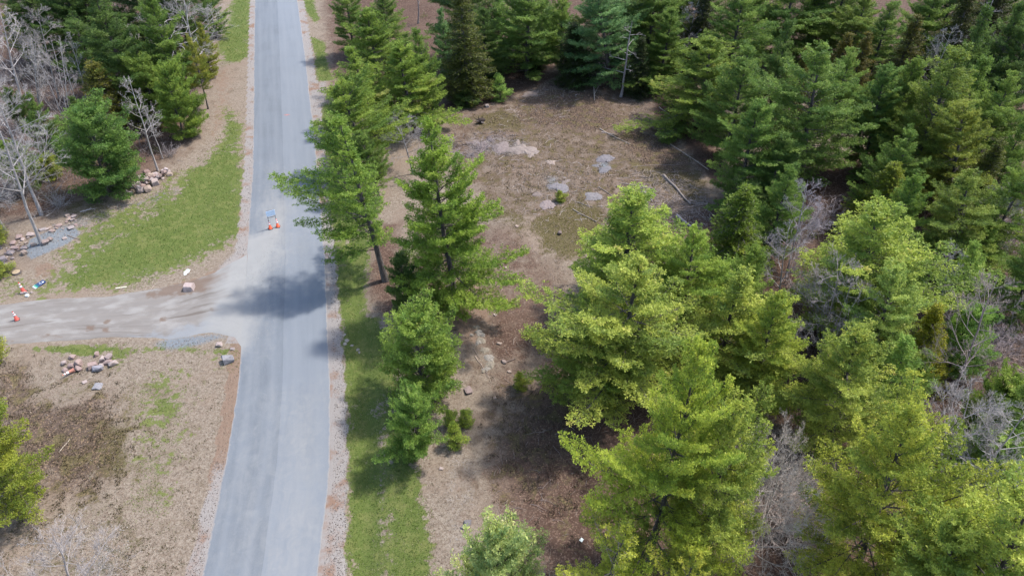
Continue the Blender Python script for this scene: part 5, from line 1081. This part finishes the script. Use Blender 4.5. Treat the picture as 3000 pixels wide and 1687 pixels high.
# drain cover like red mark on the far road
X, Y = G(722, 291); M = Mat('red_marking_paint'); M.bsdf(M.mix(M.step(M.noise(9, 4, .7), .4, .6), (.50, .24, .22), (.20, .19, .2)), .8, .2)
bm = bmesh.new(); r = bmesh.ops.create_circle(bm, cap_ends=True, segments=24, radius=1); o = link('road_marking', bm_mesh('road_marking', bm), M.m, loc=(X, Y, .069)); o.scale = (.32, .18, 1); tag(o, kind='structure')

# ------------------------------------------------------------------ ground cover made of blades, leaves and twigs
rng = np.random.default_rng(77)
def scatter(n, near=True):
    """points over the visible ground, denser towards the camera"""
    y = 16+ (112-16)*rng.random(n)**1.7; hw = 5+ (y*CP+CAM_H*SP)*1288/FPX; x = (rng.random(n)*2-1)*hw; return x, y
lx_ = lambda y: at_y(RL, y); rx_ = lambda y: at_y(RR, y)
def off_road(x, y):
    m = (x < lx_(y)-.05) | (x > rx_(y)+.25); d = (x < -10) & (y > DB[:, 1].min()-1) & (y < DT[:, 1].max()+1)
    m2 = m.copy(); m2[d] &= sdist(x[d], y[d], DRVPOLY) > .15; return m2
def blades(name, x, y, L, W, lean, tone, mat, label, flat=0.0, cat=None):
    n = len(x); z = ground_z(x, y); a = rng.uniform(0, 6.28, n); th = rng.uniform(.1, lean, n); d = np.stack([np.cos(a)*np.sin(th), np.sin(a)*np.sin(th), np.cos(th)], 1)
    if flat: d[:, 2] = rng.uniform(.02, flat, n)
    a2 = a+np.pi/2+rng.normal(0, .5, n); w = np.stack([np.cos(a2), np.sin(a2), rng.normal(0, .25, n)], 1)*W[:, None]; P = np.stack([x, y, z-.005], 1)
    V = np.stack([P-w*.62, P+w*.62, P+d*(L*1.1)[:, None]], 1).reshape(-1, 3)
    Q = np.arange(n*3).reshape(-1, 3); o = link(name, mesh_np(name, V, Q, fattrs={'tone': tone}), mat, kind='stuff'); o['label'] = label; return o
GRASSM = foliage_mat('grass_blades', (.085, .15, .026), (.225, .285, .058), (.46, .42, .22), .3, .66)
DRYM = foliage_mat('dry_blades', (.10, .068, .045), (.30, .235, .165), (.50, .44, .34), .15, .66)
HEATHM = foliage_mat('heath_sprigs', (.075, .052, .036), (.185, .14, .085), (.33, .27, .17), .1, .66)
MOSSM = foliage_mat('moss_sprigs', (.05, .045, .012), (.13, .115, .03), (.22, .17, .08), .1, .66)
LEAFM = foliage_mat('leaf_litter', (.10, .048, .032), (.27, .155, .11), (.55, .40, .30), .12, .66)
x, y = scatter(620000); m = off_road(x, y); x, y = x[m], y[m]; Zn = zones(x, y); big_n = fbm(x, y, .55, 21, 4); sm_n = fbm(x, y, 2.2, 31, 3); u = rng.random(len(x))
gm = (Zn['grass']+(big_n-.5)*1.2+(sm_n-.5)*.8 > .45) & (Zn['grass'] > .25) & (Zn['sand'] < .7)
g = np.where(gm)[0][:190000]; sc_ = np.clip(PXM(x[g], y[g])/35, .5, 1.5)
blades('grass', x[g], y[g], rng.uniform(.06, .15, len(g))/sc_**.5, rng.uniform(.02, .04, len(g))/sc_**.5, 1.0, np.clip(.46+1.3*(big_n[g]-.45)+.5*(sm_n[g]-.5)+rng.normal(0, .26, len(g)), 0, 1), GRASSM, 'short green grass on the verges')
rest = ~gm & (Zn['sand'] < .5)
dm = rest & (Zn['heath'] < .5) & (Zn['litter'] < .5) & (u < .75); d = np.where(dm)[0][:170000]
blades('dry_grass', x[d], y[d], rng.uniform(.06, .19, len(d)), rng.uniform(.014, .034, len(d)), 1.4, np.clip(rng.normal(.5, .25, len(d)), 0, 1), DRYM, 'dead straw coloured grass', flat=.5)
hm = rest & (Zn['heath']+(sm_n-.5)*1.4 > .55); h = np.where(hm)[0][:70000]
blades('heath', x[h], y[h], rng.uniform(.08, .2, len(h)), rng.uniform(.02, .045, len(h)), .9, np.clip(rng.normal(.45, .25, len(h)), 0, 1), HEATHM, 'low dark brown heath plants')
mm_ = rest & (Zn['moss']+(sm_n-.5)*2.0 > .55); h = np.where(mm_)[0][:30000]
blades('moss', x[h], y[h], rng.uniform(.05, .1, len(h)), rng.uniform(.02, .04, len(h)), .9, np.clip(rng.normal(.45, .25, len(h)), 0, 1), MOSSM, 'olive moss cushions on the clearing')
lm = rest & ((Zn['litter'] > .4) | (Zn['rust'] > .5) | (u < .05)); h = np.where(lm)[0][:95000]
blades('fallen_leaves', x[h], y[h], rng.uniform(.06, .13, len(h)), rng.uniform(.03, .07, len(h)), 1.5, np.clip(rng.normal(.4, .28, len(h)), 0, 1), LEAFM, 'brown fallen leaves and needles', flat=.35)
def twigs(n, poly, name, label, lo, hi, r, col):
    P = polyw(poly); mn, mxx = P.min(0), P.max(0); q = rng.uniform(mn, mxx, (n*3, 2)); q = q[sdist(q[:, 0], q[:, 1], P) < 0][:n]; n = len(q); a = rng.uniform(0, 6.28, n); L = rng.uniform(lo, hi, n)*rng.random(n)**.6; k = 4
    pts = [np.c_[q, ground_z(q[:, 0], q[:, 1])+r]]
    for j in range(k-1): a = a+rng.normal(0, .3, n); p = pts[-1].copy(); p[:, 0] += np.cos(a)*L/(k-1); p[:, 1] += np.sin(a)*L/(k-1); p[:, 2] = ground_z(p[:, 0], p[:, 1])+r+rng.uniform(0, .06, n); pts.append(p)
    V, Q = tubes(np.stack(pts, 1), (r*rng.uniform(.5, 1.2, n))[:, None]*np.array([1, .9, .7, .4])[None], 3); o = link(name, mesh_np(name, V, Q), DEADWOOD, kind='stuff'); o.color = col+(1,); o['label'] = label
CLEAR = [(1000, 560), (1120, 300), (1300, 180), (1640, 200), (1800, 480), (1780, 640), (1420, 640), (1440, 840), (1300, 1000), (1180, 960), (1180, 760), (1000, 800)]
twigs(2200, CLEAR, 'fallen_twigs', 'pale fallen twigs over the clearing', .15, .9, .012, (1.1, 1.0, .95))
twigs(500, [(1170, 350), (1350, 220), (1460, 240), (1380, 400), (1700, 450), (1790, 480), (1700, 560), (1340, 560)], 'fallen_twigs', 'bleached twig heaps on the upper clearing', .3, 1.3, .016, (1.4, 1.35, 1.35))
twigs(700, [(1590, 440), (1700, 440), (1790, 500), (1790, 560), (1700, 575), (1620, 520)], 'fallen_twigs', 'grey broken brush heaped at the right side of the clearing', .4, 1.8, .02, (.95, .88, .86))
twigs(260, [(1130, 340), (1260, 335), (1330, 365), (1290, 400), (1150, 400)], 'fallen_twigs', 'dead grey brush lying over the granite ledge', .4, 1.4, .018, (.8, .76, .8))
twigs(2500, [(1500, 650), (2700, 200), (2700, 1700), (1380, 1700), (1230, 1200), (1420, 850)], 'fallen_twigs', 'grey twigs on the floor of the right wood', .3, 1.4, .014, (.9, .8, .78))
twigs(900, [(0, 0), (540, 0), (530, 250), (440, 430), (100, 560), (0, 620)], 'fallen_twigs', 'grey twigs on the floor of the left wood', .3, 1.4, .014, (.9, .85, .88))
twigs(300, [(0, 900), (330, 950), (320, 1250), (260, 1449), (0, 1449)], 'fallen_twigs', 'small twigs on the lower left heath', .1, .5, .010, (1.1, 1.0, .9))
# gravel crumbs beside the asphalt, on the bank and drive
def crumbs(name, x, y, size, col_lo, col_hi, label, zoff=0.0):
    n = len(x); z = ground_z(x, y)+zoff; v0 = np.array([[1, 0, 0], [-.5, .87, 0], [-.5, -.87, 0], [0, 0, .9]])
    s = size[:, None, None]*rng.uniform(.6, 1.3, (n, 4, 3)); a = rng.uniform(0, 6.28, n); c, s_ = np.cos(a), np.sin(a); b = v0[None]*s; V = np.stack([b[..., 0]*c[:, None]-b[..., 1]*s_[:, None], b[..., 0]*s_[:, None]+b[..., 1]*c[:, None], b[..., 2]], -1)+np.stack([x, y, z], 1)[:, None]
    i = np.arange(n)[:, None]*4; T = np.concatenate([i+np.array([0, 1, 3]), i+np.array([1, 2, 3]), i+np.array([2, 0, 3])], 0)
    o = link(name, mesh_np(name, V.reshape(-1, 3), T, fattrs={'tone': np.tile(rng.random(n), 3)}), foliage_mat(name+'_stone', col_lo, col_hi, (.5, .45, .4), 0.0, .6), kind='stuff'); o['label'] = label
s = np.where((Zn['sand'] > .45) | (Zn['stone'] > .5))[0][:9000]; xs, ys = x[s], y[s]
crumbs('gravel', xs, ys, rng.uniform(.015, .05, len(s)), (.12, .09, .075), (.42, .37, .33), 'loose gravel along the asphalt edges')
s = np.where((Zn['lichen'] > .3) | ((Zn['litter'] < .6) & (x > 0) & (rng.random(len(x)) < .05)))[0][:5000]
crumbs('rubble', x[s], y[s], rng.uniform(.02, .07, len(s)), (.22, .17, .14), (.45, .38, .31), 'small stones and wood chips on the slopes')
q = rng.random((1500, 2)); P_ = polyw([(612, 700), (700, 560), (760, 640), (700, 820), (625, 870)]); q = P_.min(0)+q*(P_.max(0)-P_.min(0)); q = q[(sdist(q[:, 0], q[:, 1], P_) < 0) & (q[:, 0] > lx_(q[:, 1]))]
o = crumbs('grit', q[:, 0], q[:, 1], rng.uniform(.008, .028, len(q)), (.20, .17, .15), (.45, .42, .38), 'loose grit spilled from the drive onto the asphalt', zoff=.125)
print('tris', sum(len(m.loops)-2*len(m.polygons) for m in bpy.data.meshes), 'objects', len(bpy.data.objects), 'plants', len(PLANTS))
